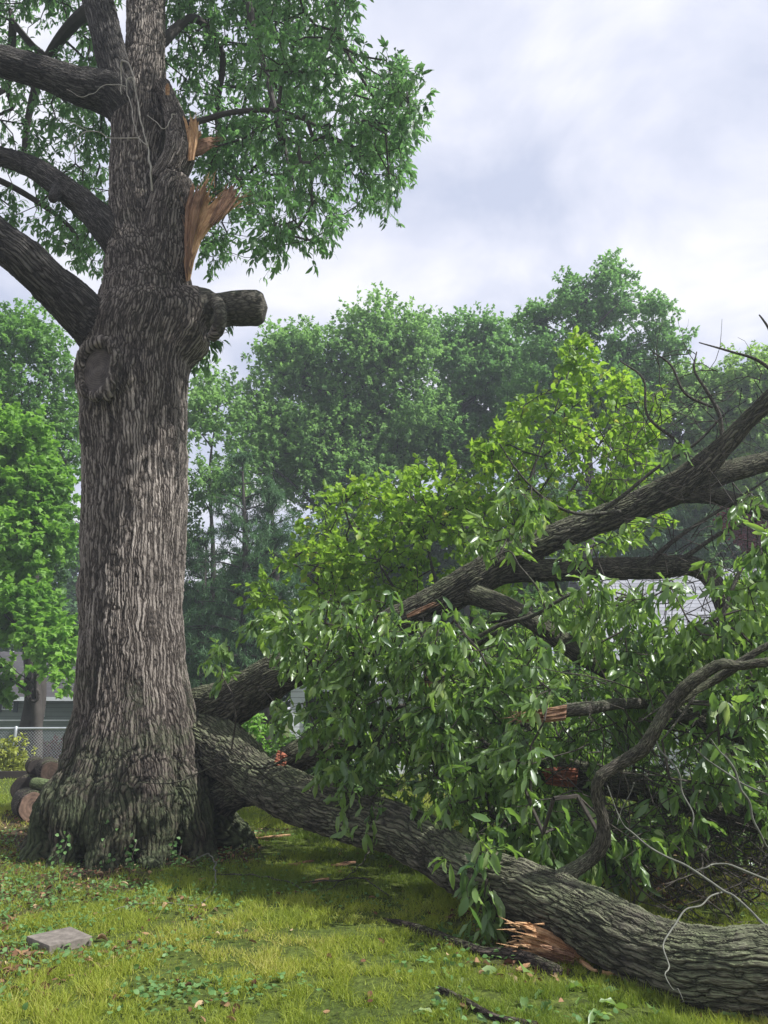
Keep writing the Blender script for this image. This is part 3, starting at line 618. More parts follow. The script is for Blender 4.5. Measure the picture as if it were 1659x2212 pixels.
# left limbs
pieces.append(('limb#1',)+tuple(px_tube([(268, 790, 60, YO-.05), (225, 722, 60, YO-.25), (172, 672, 50, YO-.5), (100, 606, 44, YO-.8), (50, 556, 43, YO-1.0), (0, 521, 42, YO-1.1), (-120, 430, 38, YO-1.4), (-320, 300, 32, YO-1.9)])))
pieces.append(('limb#2',)+tuple(px_tube([(285, 560, 45, YO+.05), (245, 505, 38, YO-.1), (190, 448, 30, YO-.1), (130, 402, 27, YO-.1), (70, 362, 23, YO), (0, 337, 21, YO), (-160, 300, 18, YO), (-320, 220, 13, YO+.2)])))
pieces.append(('limb#2',)+tuple(px_tube([(128, 408, 14, YO-.2), (116, 426, 11, YO-.35), (113, 430, 9, YO-.4)])))
pieces.append(('limb#3',)+tuple(px_tube([(295, 262, 46, YO+.15), (240, 205, 46, YO), (170, 186, 38, YO-.15), (90, 156, 32, YO-.3), (0, 132, 32, YO-.5), (-150, 90, 28, YO-.8), (-320, 10, 22, YO-1)])))
pieces.append(('limb#4',)+tuple(px_tube([(285, 250, 44, YO+.1), (250, 150, 34, YO-.05), (231, 80, 31, YO-.05), (211, 0, 32, YO), (185, -120, 34, YO+.1), (120, -330, 28, YO+.2)])))
pieces.append(('limb#5',)+tuple(px_tube([(312, -160, 32, YO+.3), (420, -330, 26, YO+.2), (560, -420, 20, YO), (720, -440, 13, YO-.3)])))
# sawn limb collar on the right
pieces.append(('trunk~',)+tuple(px_tube([(345, 745, 80, YO), (400, 695, 78, YO-.02), (440, 678, 55, YO-.02), (462, 680, 42, YO)])))
pieces.append(('trunk~',)+tuple(px_tube([(462, 644, 13, YO-.25), (474, 665, 14, YO-.36), (477, 690, 14, YO-.38), (470, 715, 13, YO-.28), (456, 728, 11, YO-.15)])))
pieces.append(('cut_stub',)+tuple(px_tube([(440, 675, 36, YO+.05), (490, 668, 36, YO+.05), (530, 665, 38, YO+.05), (555, 665, 38, YO+.05), (569, 665, 30, YO+.05)])))
# pruning scar swelling on the left front
sa = np.array([P(289, 800, YO)[0], YO, Z_at(228, 806, YO-.66)]); sn = unit(np.array([-.17, -.985, -.04])); rT = px2m(118, 289, 800, YO)
pieces.append(('trunk~', [sa+sn*.15, sa+sn*(rT-.20), sa+sn*(rT-.04)], [.38, .38, .34]))
sx = unit(np.cross(sn, [0, 0, 1.])); sz = np.cross(sx, sn); scn = sa+sn*(rT+.115)
ring = [scn+sn*.01+sx*.26*math.cos(t)+sz*.37*math.sin(t) for t in np.linspace(0, 2*math.pi, 17)]
pieces.append(('trunk~', ring, [.062, .07, .066, .058, .066, .075, .058, .068, .072, .06, .058, .07, .064, .056, .07, .064, .062]))
fused(pieces, .0135, oak, {'': M['oak_bark'], 'cut_stub': M['branch_bark'], 'limb#1': M['shaded_limb_bark'], 'limb#2': M['shaded_limb_bark'], 'limb#3': M['shaded_limb_bark'], 'limb#4': M['shaded_limb_bark'], 'limb#5': M['shaded_limb_bark']}, .035, None, True)
th = np.linspace(0, 2*np.pi, 40, endpoint=False); V = [scn-sn*.01]; rings = (.3, .6, .85, 1.0)
for q in rings:
    for t in th: V.append(scn-sn*(.01+.012*q+.01*math.sin(3*t+q))+sx*.21*q*math.cos(t)+sz*.33*q*math.sin(t)*(1+.03*math.sin(5*t)))
F3 = [(0, 1+j, 1+(j+1) % 40) for j in range(40)]; F4 = [(1+k*40+j, 41+k*40+j, 41+k*40+(j+1) % 40, 1+k*40+(j+1) % 40) for k in range(3) for j in range(40)]
def endgrain(name, dark, light, cen, nrm, rings=55):
    m, n, l, b, o = newmat(name); geo = n.new('ShaderNodeNewGeometry')
    s_ = n.new('ShaderNodeVectorMath'); s_.operation = 'SUBTRACT'; s_.inputs[1].default_value = tuple(cen); l.new(geo.outputs['Position'], s_.inputs[0])
    ln = n.new('ShaderNodeVectorMath'); ln.operation = 'LENGTH'; l.new(s_.outputs[0], ln.inputs[0])
    f = noise(n, l, geo.outputs['Position'], 9, 5, .6)
    w_ = math_(n, l, 'SINE', math_(n, l, 'ADD', math_(n, l, 'MULTIPLY', ln.outputs['Value'], rings*4), math_(n, l, 'MULTIPLY', f, 9)))
    k = math_(n, l, 'ADD', math_(n, l, 'MULTIPLY', w_, .055), math_(n, l, 'MULTIPLY', f, .9))
    l.new(ramp(n, l, k, [(.2, dark), (.75, light)]), b.inputs['Base Color']); b.inputs['Roughness'].default_value = .9
    bp = n.new('ShaderNodeBump'); bp.inputs['Distance'].default_value = .01; l.new(k, bp.inputs['Height']); l.new(bp.outputs[0], b.inputs['Normal'])
    return m
mesh('pruning_scar', np.array(V), [np.array(F3)[:, ::-1], np.array(F4)[:, ::-1]], endgrain('old cut face', (.035, .028, .024), (.17, .14, .12), scn, sn), oak)

# torn wood on the leader
torn([((402, 608), (411, 606)), ((397, 565), (420, 562)), ((397, 525), (434, 522)), ((398, 488), (456, 492)), ((400, 455), (480, 474)), ((410, 422), (498, 456)), ((424, 388), (522, 436)), ((438, 366), (545, 420))], YO-.30, .20, .42, M['fresh_wood'], oak, seed=1)
torn([((400, 590), (406, 592)), ((398, 520), (418, 522)), ((400, 450), (432, 455)), ((412, 405), (446, 412)), ((420, 385), (448, 388))], YO-.42, .10, .5, M['rot_wood'], oak, seed=2, nu=18)
torn([((450, 480), (462, 488)), ((470, 440), (492, 458)), ((486, 405), (512, 430)), ((496, 388), (525, 410))], YO-.36, .10, .45, M['rot_wood'], oak, seed=12, nu=16)
torn([((406, 348), (420, 345)), ((404, 320), (426, 318)), ((404, 292), (430, 290)), ((398, 262), (428, 258)), ((392, 245), (426, 246))], YO-.22, .10, .5, M['fresh_wood'], oak, seed=3, nu=18)
torn([((416, 342), (414, 306)), ((438, 334), (432, 300)), ((455, 322), (450, 296)), ((470, 314), (468, 293))], YO-.12, .20, .25, M['rot_wood'], oak, seed=4, nu=14, per=5)
torn([((418, 308), (412, 300)), ((432, 298), (424, 290)), ((442, 284), (436, 280))], YO-.2, .05, .4, M['fresh_wood'], oak, seed=5, nu=10, per=4)
torn([((358, 205), (366, 206)), ((357, 190), (367, 190)), ((360, 176), (364, 176))], YO-.45, .04, .4, M['fresh_wood'], oak, seed=6, nu=8, per=3)

def slivers(n, box, dirp, lp, Y, mat, parent, seed, r0=.008):
    r = np.random.default_rng(seed); u0 = r.uniform(box[0], box[2], n); v0 = r.uniform(box[1], box[3], n); Yv = Y+r.uniform(-.08, .08, n); A = P(u0, v0, Yv)
    a = math.atan2(dirp[1], dirp[0])+r.normal(size=n)*.28; ll = lp*(.4+.9*r.random(n)); Bq = P(u0+np.cos(a)*ll, v0+np.sin(a)*ll, Yv+r.normal(size=n)*.04)
    V, Fq = edge_tubes(A, Bq, r0*(.5+r.random(n)), np.full(n, .0012), 4); mesh('splinters', V, Fq, mat, parent, {'bk': V*np.array([3, 3, 1])}, False)
slivers(26, (455, 405, 520, 450), (1, -.55), 38, YO-.32, M['fresh_wood'], oak, 91); slivers(20, (425, 395, 470, 440), (.4, -1), 32, YO-.36, M['fresh_wood'], oak, 92); slivers(16, (402, 262, 428, 300), (.2, -1), 26, YO-.22, M['fresh_wood'], oak, 93); slivers(12, (450, 296, 468, 318), (1, -.2), 18, YO-.12, M['rot_wood'], oak, 94); slivers(30, (398, 430, 416, 600), (-.15, -1), 30, YO-.40, M['rot_wood'], oak, 95, .006)
# dead pale twigs hanging in front of the trunk
def thin(rows, name, mat, parent, ns=6, step=.04, jag=.0):
    pts, rr = px_tube(rows); mb = MB()
    if jag: pts, rr = catmull(pts, rr, .09); pts = pts+rng.normal(size=pts.shape)*jag; rr = rr*(.8+.4*rng.random(len(rr)))*.8
    mb.add(*tube(pts, rr, step, ns)[:2]); return mb.build(name, mat, parent, True)
Yt = YO-.95
thin([(262, 203, 1.4, Yt), (262, 165, 1.8, Yt), (263, 132, 2.2, Yt-.1), (278, 138, 2.2, Yt-.15), (290, 168, 2.1, Yt-.15), (297, 215, 2, Yt-.1), (306, 262, 2, Yt-.05), (319, 318, 2.4, Yt), (326, 370, 2.6, Yt), (328, 412, 2.6, Yt+.1)], 'dead_twig', M['pale_twig'], oak, 6, .03, .009)
thin([(150, 346, .8, Yt), (158, 315, 1.1, Yt), (190, 283, 1.5, Yt), (235, 295, 1.6, Yt), (298, 299, 1.6, Yt), (318, 316, 2, Yt)], 'dead_twig', M['pale_twig'], oak, 6, .03, .009)
thin([(143, 194, .7, Yt), (180, 210, 1, Yt), (206, 200, 1, Yt), (230, 183, 1.3, Yt), (272, 188, 1.2, Yt)], 'dead_twig', M['pale_twig'], oak, 6, .03, .009)
thin([(306, 312, 1.2, Yt), (290, 265, 1.3, Yt), (284, 225, 1.3, Yt), (273, 200, 1.3, Yt), (275, 176, 1.6, Yt), (284, 164, 1.8, Yt), (290, 172, 1.4, Yt)], 'dead_twig', M['pale_twig'], oak, 6, .03, .009)
thin([(318, 252, 1, Yt), (340, 268, 1.1, Yt), (357, 279, 1.3, Yt), (366, 262, 1.3, Yt), (370, 248, 1.5, Yt), (377, 247, 1.2, Yt)], 'dead_twig', M['pale_twig'], oak, 6, .03, .009)
thin([(123, 253, .7, Yt), (160, 268, 1, Yt), (190, 283, 1.2, Yt)], 'dead_twig', M['pale_twig'], oak, 6, .03, .009)
for q in range(9):
    u0, v0 = rng.uniform(225, 340), rng.uniform(110, 260); a = rng.uniform(-.4, .9)
    thin([(u0, v0, .5, Yt+.1), (u0+25*math.cos(a), v0+25*math.sin(a)+4, .6, Yt), (u0+45*math.cos(a), v0+50*math.sin(a), .4, Yt)], 'dead_twig', M['twig'], oak, 4)

# crown
CR = [(360, -420), (880, -420), (800, -150), (775, 40), (742, 95), (800, 128), (882, 150), (880, 190), (905, 268), (862, 320), (872, 372), (838, 398), (838, 455), (762, 445), (715, 515), (640, 550), (600, 575), (560, 530), (520, 515), (480, 570), (440, 555), (425, 440), (440, 300), (380, 220)]
CL = [(-600, -500), (250, -500), (240, 300), (238, 560), (205, 600), (150, 560), (90, 500), (20, 500), (-600, 520)]
nodes = [p for nm, pts, rr in pieces if nm.startswith(('limb', 'trunk')) for p in catmull(pts, rr, .25)[0] if p[2] > 7.2]
xb = []
def xtra(rows): pts, rr = px_tube(rows); xb.append((pts, rr)); nodes.extend(catmull(pts, rr, .25)[0])
xtra([(375, 268, 7, YO), (430, 262, 6.5, YO-.2), (500, 243, 6, YO-.3), (600, 240, 5, YO-.5), (690, 275, 3.5, YO-.6), (760, 330, 2.5, YO-.7)])
xtra([(720, -440, 12, YO-.3), (740, -250, 9, YO-.3), (720, -50, 7, YO-.4), (740, 90, 5, YO-.5), (800, 200, 3, YO-.6)])
xtra([(560, -420, 14, YO), (520, -180, 10, YO+.4), (540, 20, 8, YO+.5), (580, 180, 6, YO+.4), (620, 340, 4, YO+.3), (640, 430, 2.5, YO+.2)])
xtra([(340, 100, 12, YO+.3), (420, 40, 9, YO+.9), (480, 120, 7, YO+1.5), (470, 260, 6, YO+2), (520, 400, 4, YO+2.2)])
xtra([(-320, 220, 12, YO+.2), (-150, 330, 10, YO+.8), (20, 400, 7, YO+1.2), (140, 480, 5, YO+1.5), (180, 540, 3, YO+1.6)])
xtra([(222, 0, 18, YO+.1), (150, 60, 13, YO+1.2), (90, 150, 9, YO+2), (60, 260, 7, YO+2.4), (50, 350, 5, YO+2.6)])
attR = in_region(CR, 840, lambda u, v: np.where(u > 560, 7.6, 10.1), 13.4, 1.2, .46, 1); attL = in_region(CL, 1050, 9.6, 15.0, 1.1, .42, 2)
# far tips: a crown continues above and to the back, out of the frame
r_ = np.random.default_rng(5); cc = np.array([OX+.3, OY+1.2, 15.5]); dsh = unit(r_.normal(size=(330, 3))); attT = cc+dsh*np.array([5.2, 4.6, 3.2])*(r_.random(330)**.4)[:, None]; attT = attT[(attT[:, 2] > 13.6) & ((attT[:, 0] < -1.6) | (np.arctan2(attT[:, 2]-CAMH, attT[:, 1]) > math.radians(52)))]
cf = np.array([1.1, 6.3, 14.2]); dsh = unit(r_.normal(size=(420, 3))); attF = cf+dsh*np.array([3.6, 2.7, 2.1])*(r_.random(420)**.4)[:, None]; attF = attF[np.arctan2(attF[:, 2]-CAMH, attF[:, 1]) > math.radians(53)]  # unseen foliage towards the camera, added to shade the upper trunk and limbs
xtra([(330, -700, 26, YO+.6), (420, -900, 22, YO-.8), (760, -1500, 14, YO-2.6), (1000, -2300, 6, YO-3.6)])
att = np.concatenate([attR, attL, attT, attF])
Nd, par, tip, order = grow(att, np.array(nodes), .35, .05, .06, 11)
def subshoots(tp, td, sub, R, dz, r0, seed):
    r = np.random.default_rng(seed); A = np.repeat(tp, sub, 0); D = unit(np.repeat(td, sub, 0)*.6+unit(r.normal(size=(len(A), 3)))*.9+np.array([0, 0, dz])); ln = R*(.45+.7*r.random(len(A)))
    B = A+D*ln[:, None]; mid = (A+B)/2+r.normal(size=A.shape)*R*.08
    V1, F1 = edge_tubes(A, mid, np.full(len(A), r0), np.full(len(A), r0*.8), 3); V2, F2 = edge_tubes(mid, B, np.full(len(A), r0*.8), np.full(len(A), r0*.5), 3)
    return B, unit(B-mid), np.concatenate([V1, V2]), np.concatenate([F1, F2+len(V1)])
V1, F1 = twig_geo(Nd, par, tip, .006, .46, .07)
tp = Nd[tip]; B, D, V2, F2 = subshoots(tp, tipdir(Nd, par, tip), 5, .38, -.25, .004, 3)
mb = MB(); mb.add(V1, F1); mb.add(V2, F2)
for pts, rr in xb: mb.add(*tube(pts, rr, .1, 8)[:2])
mb.build('branchwork', M['far_bark'], oak)
lv = shoots(B, D, 9, .75, .125, .043, 'mid', .55, .26); mesh('crown', lv[0], lv[1], M['oak_leaf'], oak, lv[2])
# few leaves hanging under the collar
bp_ = P(np.array([440, 455, 478, 500, 470, 430, 425, 445]), np.array([770, 745, 735, 715, 760, 790, 750, 800]), np.full(8, 10.0)); st = P(np.array([448]), np.array([730]), np.array([9.9]))
V1, F1 = edge_tubes(np.repeat(st, 8, 0), bp_, np.full(8, .005), np.full(8, .003)); mesh('sprig', V1, F1, M['twig'], oak)
lv = shoots(np.repeat(bp_, 2, 0)+rng.normal(size=(16, 3))*.06, bp_.repeat(2, 0)-st, 8, .8, .12, .042, 'mid', .6, .15); mesh('sprig_leaves', lv[0], lv[1], M['oak_leaf'], oak, lv[2])

# ------------------------------------------------------------------ the fallen part of the crown
fl = empty('fallen_limb', P(1060, 1980, 6.0)*np.array([1, 1, 0]), 'massive forked limb fallen across the lawn, mossy bark with drooping glossy leaves', 'fallen limb')
A_ = [(300, 1545, 60, 11.0), (400, 1575, 60, 10.4), (450, 1598, 60, 9.9), (510, 1640, 54, 9.4), (560, 1683, 48, 9.0), (620, 1715, 50, 8.6), (680, 1739, 53, 8.2), (770, 1768, 52, 7.7), (860, 1792, 52, 7.2), (950, 1840, 54, 6.8), (1010, 1880, 57, 6.45), (1080, 1912, 60, 6.1), (1160, 1940, 64, 5.85), (1250, 1980, 69, 5.6), (1330, 2022, 70, 5.35), (1400, 2056, 72, 5.15), (1500, 2087, 80, 4.9), (1580, 2094, 84, 4.75), (1659, 2097, 88, 4.65), (1800, 2120, 92, 4.5), (1980, 2190, 80, 4.3)]
B_ = [(300, 1590, 50, 11.0), (400, 1552, 54, 10.4), (495, 1520, 51, 9.9), (560, 1482, 47, 9.6), (615, 1450, 43, 9.4), (740, 1398, 38, 9.1), (850, 1348, 35, 8.9), (940, 1302, 35, 8.8), (1010, 1262, 38, 8.7), (1100, 1205, 32, 8.6), (1180, 1168, 29, 8.5), (1270, 1134, 29, 8.4), (1370, 1094, 30, 8.3), (1440, 1062, 34, 8.2), (1500, 1022, 30, 8.1), (1560, 968, 22, 7.95), (1610, 914, 18, 7.8), (1659, 866, 18, 7.6), (1760, 760, 15, 7.4), (1900, 610, 10, 7.2)]
fp = [('bough#1',)+tuple(px_tube(A_)), ('bough#2',)+tuple(px_tube(B_))]
fp.append(('side_limb#3',)+tuple(px_tube([(1420, 1075, 30, 8.25), (1480, 1055, 29, 8.2), (1562, 1022, 25, 8.1), (1659, 996, 21, 8.0), (1800, 950, 16, 7.9), (1950, 930, 10, 7.8)])))
fp.append(('side_limb#4',)+tuple(px_tube([(1470, 1068, 20, 8.2), (1530, 1070, 19, 8.15), (1581, 1080, 18, 8.1), (1659, 1108, 15, 8.0), (1800, 1160, 11, 7.9)])))
fp.append(('side_limb#5',)+tuple(px_tube([(1000, 1275, 30, 8.7), (1080, 1240, 25, 8.65), (1135, 1234, 24, 8.6), (1260, 1230, 24, 8.5), (1413, 1226, 24, 8.4), (1490, 1222, 22, 8.3), (1535, 1248, 20, 8.2), (1562, 1305, 18, 8.1), (1590, 1400, 15, 8.0), (1640, 1500, 11, 7.9)])))
fp.append(('side_limb#6',)+tuple(px_tube([(1000, 1275, 26, 8.7), (1060, 1296, 23, 8.5), (1135, 1331, 21, 8.4), (1191, 1368, 22, 8.3), (1265, 1420, 22, 8.2), (1321, 1452, 21, 8.1), (1400, 1505, 20, 8.0), (1488, 1547, 20, 7.9), (1562, 1574, 20, 7.8), (1659, 1609, 19, 7.7), (1800, 1670, 16, 7.5)])))
fp.append(('side_limb#7',)+tuple(px_tube([(600, 1660, 30, 9.1), (660, 1625, 34, 9.0), (760, 1600, 34, 9.0), (900, 1610, 33, 9.0), (1100, 1648, 32, 8.9), (1280, 1680, 30, 8.7), (1450, 1720, 28, 8.5), (1659, 1780, 26, 8.2), (1850, 1850, 20, 8)])))
fp.append(('broken_prop',)+tuple(px_tube([(590, 1700, 36, 9.0), (530, 1702, 38, 9.3), (480, 1726, 38, 9.7), (430, 1760, 38, 10.2), (380, 1790, 36, 10.8)])))
fp.append(('broken_prop#2',)+tuple(px_tube([(1040, 1900, 42, 6.3), (1085, 1950, 40, 6.2), (1120, 2000, 30, 6.05), (1150, 2035, 16, 5.9)])))
fp.append(('broken_prop#3',)+tuple(px_tube([(1520, 2120, 15, 4.85), (1526, 2180, 11, 4.8), (1530, 2235, 10, 4.75), (1532, 2290, 9, 4.7)])))
S1 = [(1205, 1905, 22, 5.75), (1232, 1885, 17, 5.8), (1273, 1857, 16, 5.8), (1303, 1816, 17, 5.75), (1301, 1764, 14, 5.7), (1288, 1720, 13, 5.65), (1296, 1679, 14, 5.6), (1340, 1649, 14, 5.6), (1388, 1619, 15, 5.55), (1414, 1578, 14, 5.5), (1443, 1530, 14, 5.5), (1480, 1485, 14, 5.45), (1525, 1452, 12, 5.4), (1562, 1433, 11, 5.35), (1600, 1439, 10, 5.3), (1659, 1430, 10, 5.2), (1780, 1440, 7, 5.1)]
fp.append(('side_limb#8',)+tuple(px_tube(S1)))
fp.append(('side_limb#9',)+tuple(px_tube([(1450, 1528, 11, 5.55), (1500, 1492, 10, 5.55), (1536, 1474, 10, 5.55), (1580, 1446, 10, 5.5), (1635, 1407, 9, 5.45), (1690, 1380, 8, 5.4), (1800, 1330, 5, 5.3)])))
fused(fp, .0125, fl, {'': M['bough_bark']}, .035)
fnodes = [p for nm, pts, rr in fp for p in catmull(pts, rr, .3)[0] if p[2] > .1]
# lesser branches
LB = [[(1270, 1125, 9, 8.3), (1340, 1075, 7, 8.1), (1420, 1010, 6, 8.0), (1500, 960, 5, 7.9), (1560, 900, 3, 7.8)],
      [(1340, 1105, 8, 8.2), (1250, 1110, 6, 8.0), (1180, 1080, 5, 7.8), (1120, 1020, 3, 7.7), (1080, 960, 2, 7.6)],
      [(1500, 1020, 7, 8.0), (1470, 960, 6, 8), (1400, 900, 5, 8), (1390, 820, 4, 8), (1340, 780, 2.5, 8)],
      [(1560, 960, 8, 7.9), (1555, 900, 7, 7.9), (1530, 850, 6, 7.9), (1500, 800, 4, 7.9), (1505, 760, 2, 7.9)],
      [(1540, 880, 5, 7.9), (1480, 850, 5, 7.9), (1450, 790, 4, 7.9), (1410, 760, 2, 7.9)],
      [(1700, 830, 8, 7.5), (1640, 780, 6, 7.5), (1580, 760, 4, 7.5), (1510, 740, 2, 7.5)],
      [(1740, 800, 8, 7.5), (1680, 740, 6, 7.4), (1655, 700, 4, 7.4), (1640, 680, 2.5, 7.4)],
      [(1440, 1225, 10, 8.3), (1500, 1190, 8, 8.2), (1560, 1150, 7, 8.1), (1640, 1120, 5, 8), (1720, 1060, 3, 8)],
      [(1400, 1222, 9, 8.3), (1440, 1180, 8, 8.2), (1510, 1130, 6, 8.1), (1590, 1080, 5, 8), (1680, 1020, 3, 8)],
      [(940, 1430, 5, 7.6), (1010, 1390, 7, 7.4), (1080, 1350, 7, 7.3), (1150, 1330, 7, 7.2), (1230, 1285, 6, 7.1), (1290, 1270, 4, 7.1)],
      [(1180, 1325, 5, 7.2), (1160, 1270, 4, 7.1), (1120, 1220, 3.5, 7.1), (1100, 1190, 3, 7.1), (1060, 1210, 2, 7.1)],
      [(860, 1560, 6, 7.9), (900, 1490, 8, 7.8), (960, 1430, 9, 7.7), (1020, 1400, 9, 7.6), (1100, 1350, 7, 7.4), (1170, 1320, 6, 7.3)],
      [(1000, 1560, 5, 7.9), (1060, 1620, 6, 7.7), (1080, 1700, 6, 7.5), (1060, 1760, 4, 7.3)],
      [(1659, 1250, 7, 6.6), (1620, 1200, 7, 6.6), (1560, 1330, 7, 6.5), (1540, 1430, 6, 6.4), (1490, 1520, 5, 6.3), (1430, 1600, 3, 6.2)],
      [(1700, 1560, 6, 6.5), (1560, 1520, 5, 6.4), (1450, 1520, 4, 6.4), (1380, 1560, 3, 6.3)],
      [(1450, 1560, 8, 6.9), (1550, 1530, 10, 6.8), (1640, 1520, 9, 6.7), (1740, 1480, 8, 6.6)],
      [(620, 1640, 5, 8.6), (560, 1660, 4, 8.4), (480, 1650, 3, 8.2), (380, 1690, 2.2, 8.0), (300, 1690, 1.5, 7.9)],
      [(590, 1690, 4, 8.4), (500, 1620, 3, 8.3), (450, 1640, 2, 8.1), (380, 1635, 1.2, 8)]]
for rows in LB:
    rows = [(a, b2, c*.62, d) for a, b2, c, d in rows]
    pts, rr = px_tube(rows); mb = MB(); V, Fc, at = tube(pts, rr, .05, 10, .25, wob=.15, seed=rows[0][0]*.1); mb.add(V, Fc, at); mb.build('branch', M['branch_bark'], fl, True); fnodes += list(catmull(pts, rr, .3)[0])
# broken pieces showing wood
pts, rr = px_tube([(1275, 1530, 14, 6.3), (1230, 1533, 14, 6.3), (1190, 1542, 14, 6.3), (1150, 1545, 11, 6.3)]); mb = MB(); V, Fc, at = tube(pts, rr, .03, 16, .3, wob=.3); mb.add(V, Fc, at)
pts, rr = px_tube([(1275, 1530, 13, 6.3), (1340, 1520, 12, 6.6), (1420, 1525, 12, 7.0), (1500, 1560, 12, 7.6)]); V, Fc, at = tube(pts, rr, .04, 14, .3, wob=.1); mb.add(V, Fc, at); mb.build('broken_branch', M['branch_bark'], fl, True)
torn([((1225, 1522), (1222, 1556)), ((1190, 1528), (1188, 1560)), ((1150, 1534), (1148, 1562)), ((1110, 1540), (1108, 1560))], 6.2, .05, .4, M['rot_wood'], fl, seed=21, nu=18)
torn([((1250, 1660), (1245, 1700)), ((1220, 1656), (1218, 1700)), ((1190, 1658), (1188, 1696)), ((1168, 1662), (1170, 1690))], 8.35, .08, .2, M['red_wood'], fl, seed=22, nu=18)
torn([((590, 1655), (600, 1620)), ((605, 1660), (612, 1625)), ((618, 1662), (622, 1632))], 8.72, .12, .3, M['red_wood'], fl, seed=23, nu=14)
torn([((880, 1336), (878, 1328)), ((905, 1326), (902, 1315)), ((935, 1312), (930, 1303)), ((965, 1298), (962, 1292))], 8.55, .05, .5, M['rot_wood'], fl, seed=24, nu=12)
torn([((965, 1470), (950, 1450)), ((935, 1485), (920, 1462)), ((905, 1495), (898, 1480))], 7.3, .05, .3, M['fresh_wood'], fl, seed=25, nu=12)
torn([((1262, 2062), (1268, 2100)), ((1225, 2030), (1225, 2090)), ((1180, 2008), (1178, 2070)), ((1140, 1992), (1130, 2060)), ((1112, 1985), (1104, 2050))], 5.55, .13, .42, M['fresh_wood'], fl, seed=26, nu=30, grain=.045)
torn([((1240, 2058), (1240, 2084)), ((1200, 2045), (1196, 2078)), ((1160, 2030), (1150, 2066))], 5.42, .08, .5, M['rot_wood'], fl, seed=27, nu=20, grain=.04)

slivers(40, (1112, 1995, 1180, 2060), (-1, -.15), 42, 5.55, M['fresh_wood'], fl, 96, .007); slivers(14, (1110, 1536, 1150, 1560), (-1, .1), 26, 6.2, M['rot_wood'], fl, 97, .005)
# foliage, by the part of the tangle it hangs in
FA = [(425, 1440), (470, 1400), (520, 1325), (620, 1300), (800, 1285), (1000, 1255), (1080, 1330), (1110, 1500), (1200, 1700), (1210, 1880), (1120, 1870), (1000, 1830), (900, 1770), (780, 1760), (720, 1690), (660, 1600), (600, 1570), (560, 1480), (500, 1480)]
FA2 = [(640, 1300), (1080, 1320), (1140, 1560), (1230, 1870), (1080, 1880), (960, 1790), (800, 1660), (680, 1520)]
FH = [(990, 1780), (1060, 1780), (1075, 1900), (1050, 1955), (1010, 1920)]
FB = [(1080, 1330), (1150, 1260), (1230, 1250), (1330, 1240), (1370, 1290), (1440, 1290), (1560, 1240), (1700, 1250), (1800, 1300), (1800, 1620), (1500, 1620), (1350, 1500), (1200, 1450), (1100, 1350)]
FC = [(1100, 1400), (1380, 1420), (1700, 1500), (1800, 1800), (1500, 1790), (1300, 1880), (1150, 1830), (1090, 1600)]
FD = [(700, 1500), (1000, 1340), (1160, 1270), (1375, 1285), (1385, 1420), (1480, 1440), (1560, 1360), (1700, 1400), (1900, 1750), (1700, 1830), (1250, 1830), (1050, 1780), (850, 1640), (680, 1600)]
def yfront(u, v): return 7.9-(u-600)*.0028
parts = [in_region(FA, 170, lambda u, v: yfront(u, v)-.3, lambda u, v: yfront(u, v)+.5, 1.5, .42, 31),
         in_region(FA2, 90, lambda u, v: yfront(u, v)-.1, lambda u, v: yfront(u, v)+1.0, 1.5, .40, 32),
         in_region(FB, 290, 6.4, 8.6, 1.5, .44, 34), in_region(FC, 165, 6.1, 8.2, 1.4, .43, 35),
         in_region([(1030, 1150), (1100, 1040), (1160, 1040), (1180, 1150), (1280, 1080), (1340, 1090), (1340, 1240), (1230, 1260), (1130, 1260)], 34, 7.3, 7.9, None, 0, 37),
         in_region([(1450, 960), (1659, 930), (1659, 1100), (1450, 1100)], 12, 7.0, 7.6, None, 0, 38), in_region([(1360, 1210), (1500, 1230), (1680, 1130), (1760, 1500), (1600, 1480), (1390, 1330)], 70, 6.0, 7.2, None, 0, 39), in_region([(1480, 1520), (1760, 1480), (1760, 1760), (1600, 1740)], 50, 5.9, 7.4, None, 0, 40), P(np.array([1500, 1580, 1640]), np.array([1060, 990, 960]), np.array([7.3, 7.2, 7.1])), 
         P(np.array([1030, 1040, 1022, 1050, 1036, 1045]), np.array([1800, 1840, 1880, 1900, 1930, 1950]), np.full(6, 5.9))]
att = np.concatenate(parts)
def away(p, lines, px):
    d = (p-CAM); Yc = d@F_; u = 829.5+1659*(d@R_)/Yc; v = 1106-1659*(d@U_)/Yc; ok = np.ones(len(p), bool)
    for ln_ in lines:
        q = np.array(ln_, float)
        for a, b2 in zip(q[:-1], q[1:]):
            e_ = b2-a; t = np.clip(((u-a[0])*e_[0]+(v-a[1])*e_[1])/(e_@e_), 0, 1); ok &= np.hypot(u-a[0]-t*e_[0], v-a[1]-t*e_[1]) > px
    return p[ok]
OPEN = [[(880, 1325), (1010, 1262), (1180, 1168), (1440, 1062), (1659, 866)], [(1010, 1265), (1135, 1331), (1265, 1420), (1330, 1460)], [(1060, 1240), (1250, 1225), (1480, 1215), (1570, 1310)], [(1470, 1540), (1659, 1605)], [(1290, 1700), (1400, 1600), (1500, 1470), (1659, 1430)], [(420, 1540), (520, 1520)], [(1130, 1545), (1290, 1530)], [(1420, 1320), (1500, 1300)], [(1440, 1060), (1580, 1010), (1659, 990)], [(1180, 1680), (1240, 1680)]]
att = np.concatenate([away(att[:-6], OPEN, 34), att[-6:]])
nod = np.array(fnodes); nod = nod[nod[:, 1] < 9.4]
Nd, par, tip, order = grow(att, nod, .22, .10, .09, 12)
V1, F1 = twig_geo(Nd, par, tip, .0042, .40, .025, 5)
B, D, V2, F2 = subshoots(Nd[tip], tipdir(Nd, par, tip), 3, .26, -.55, .0035, 13)
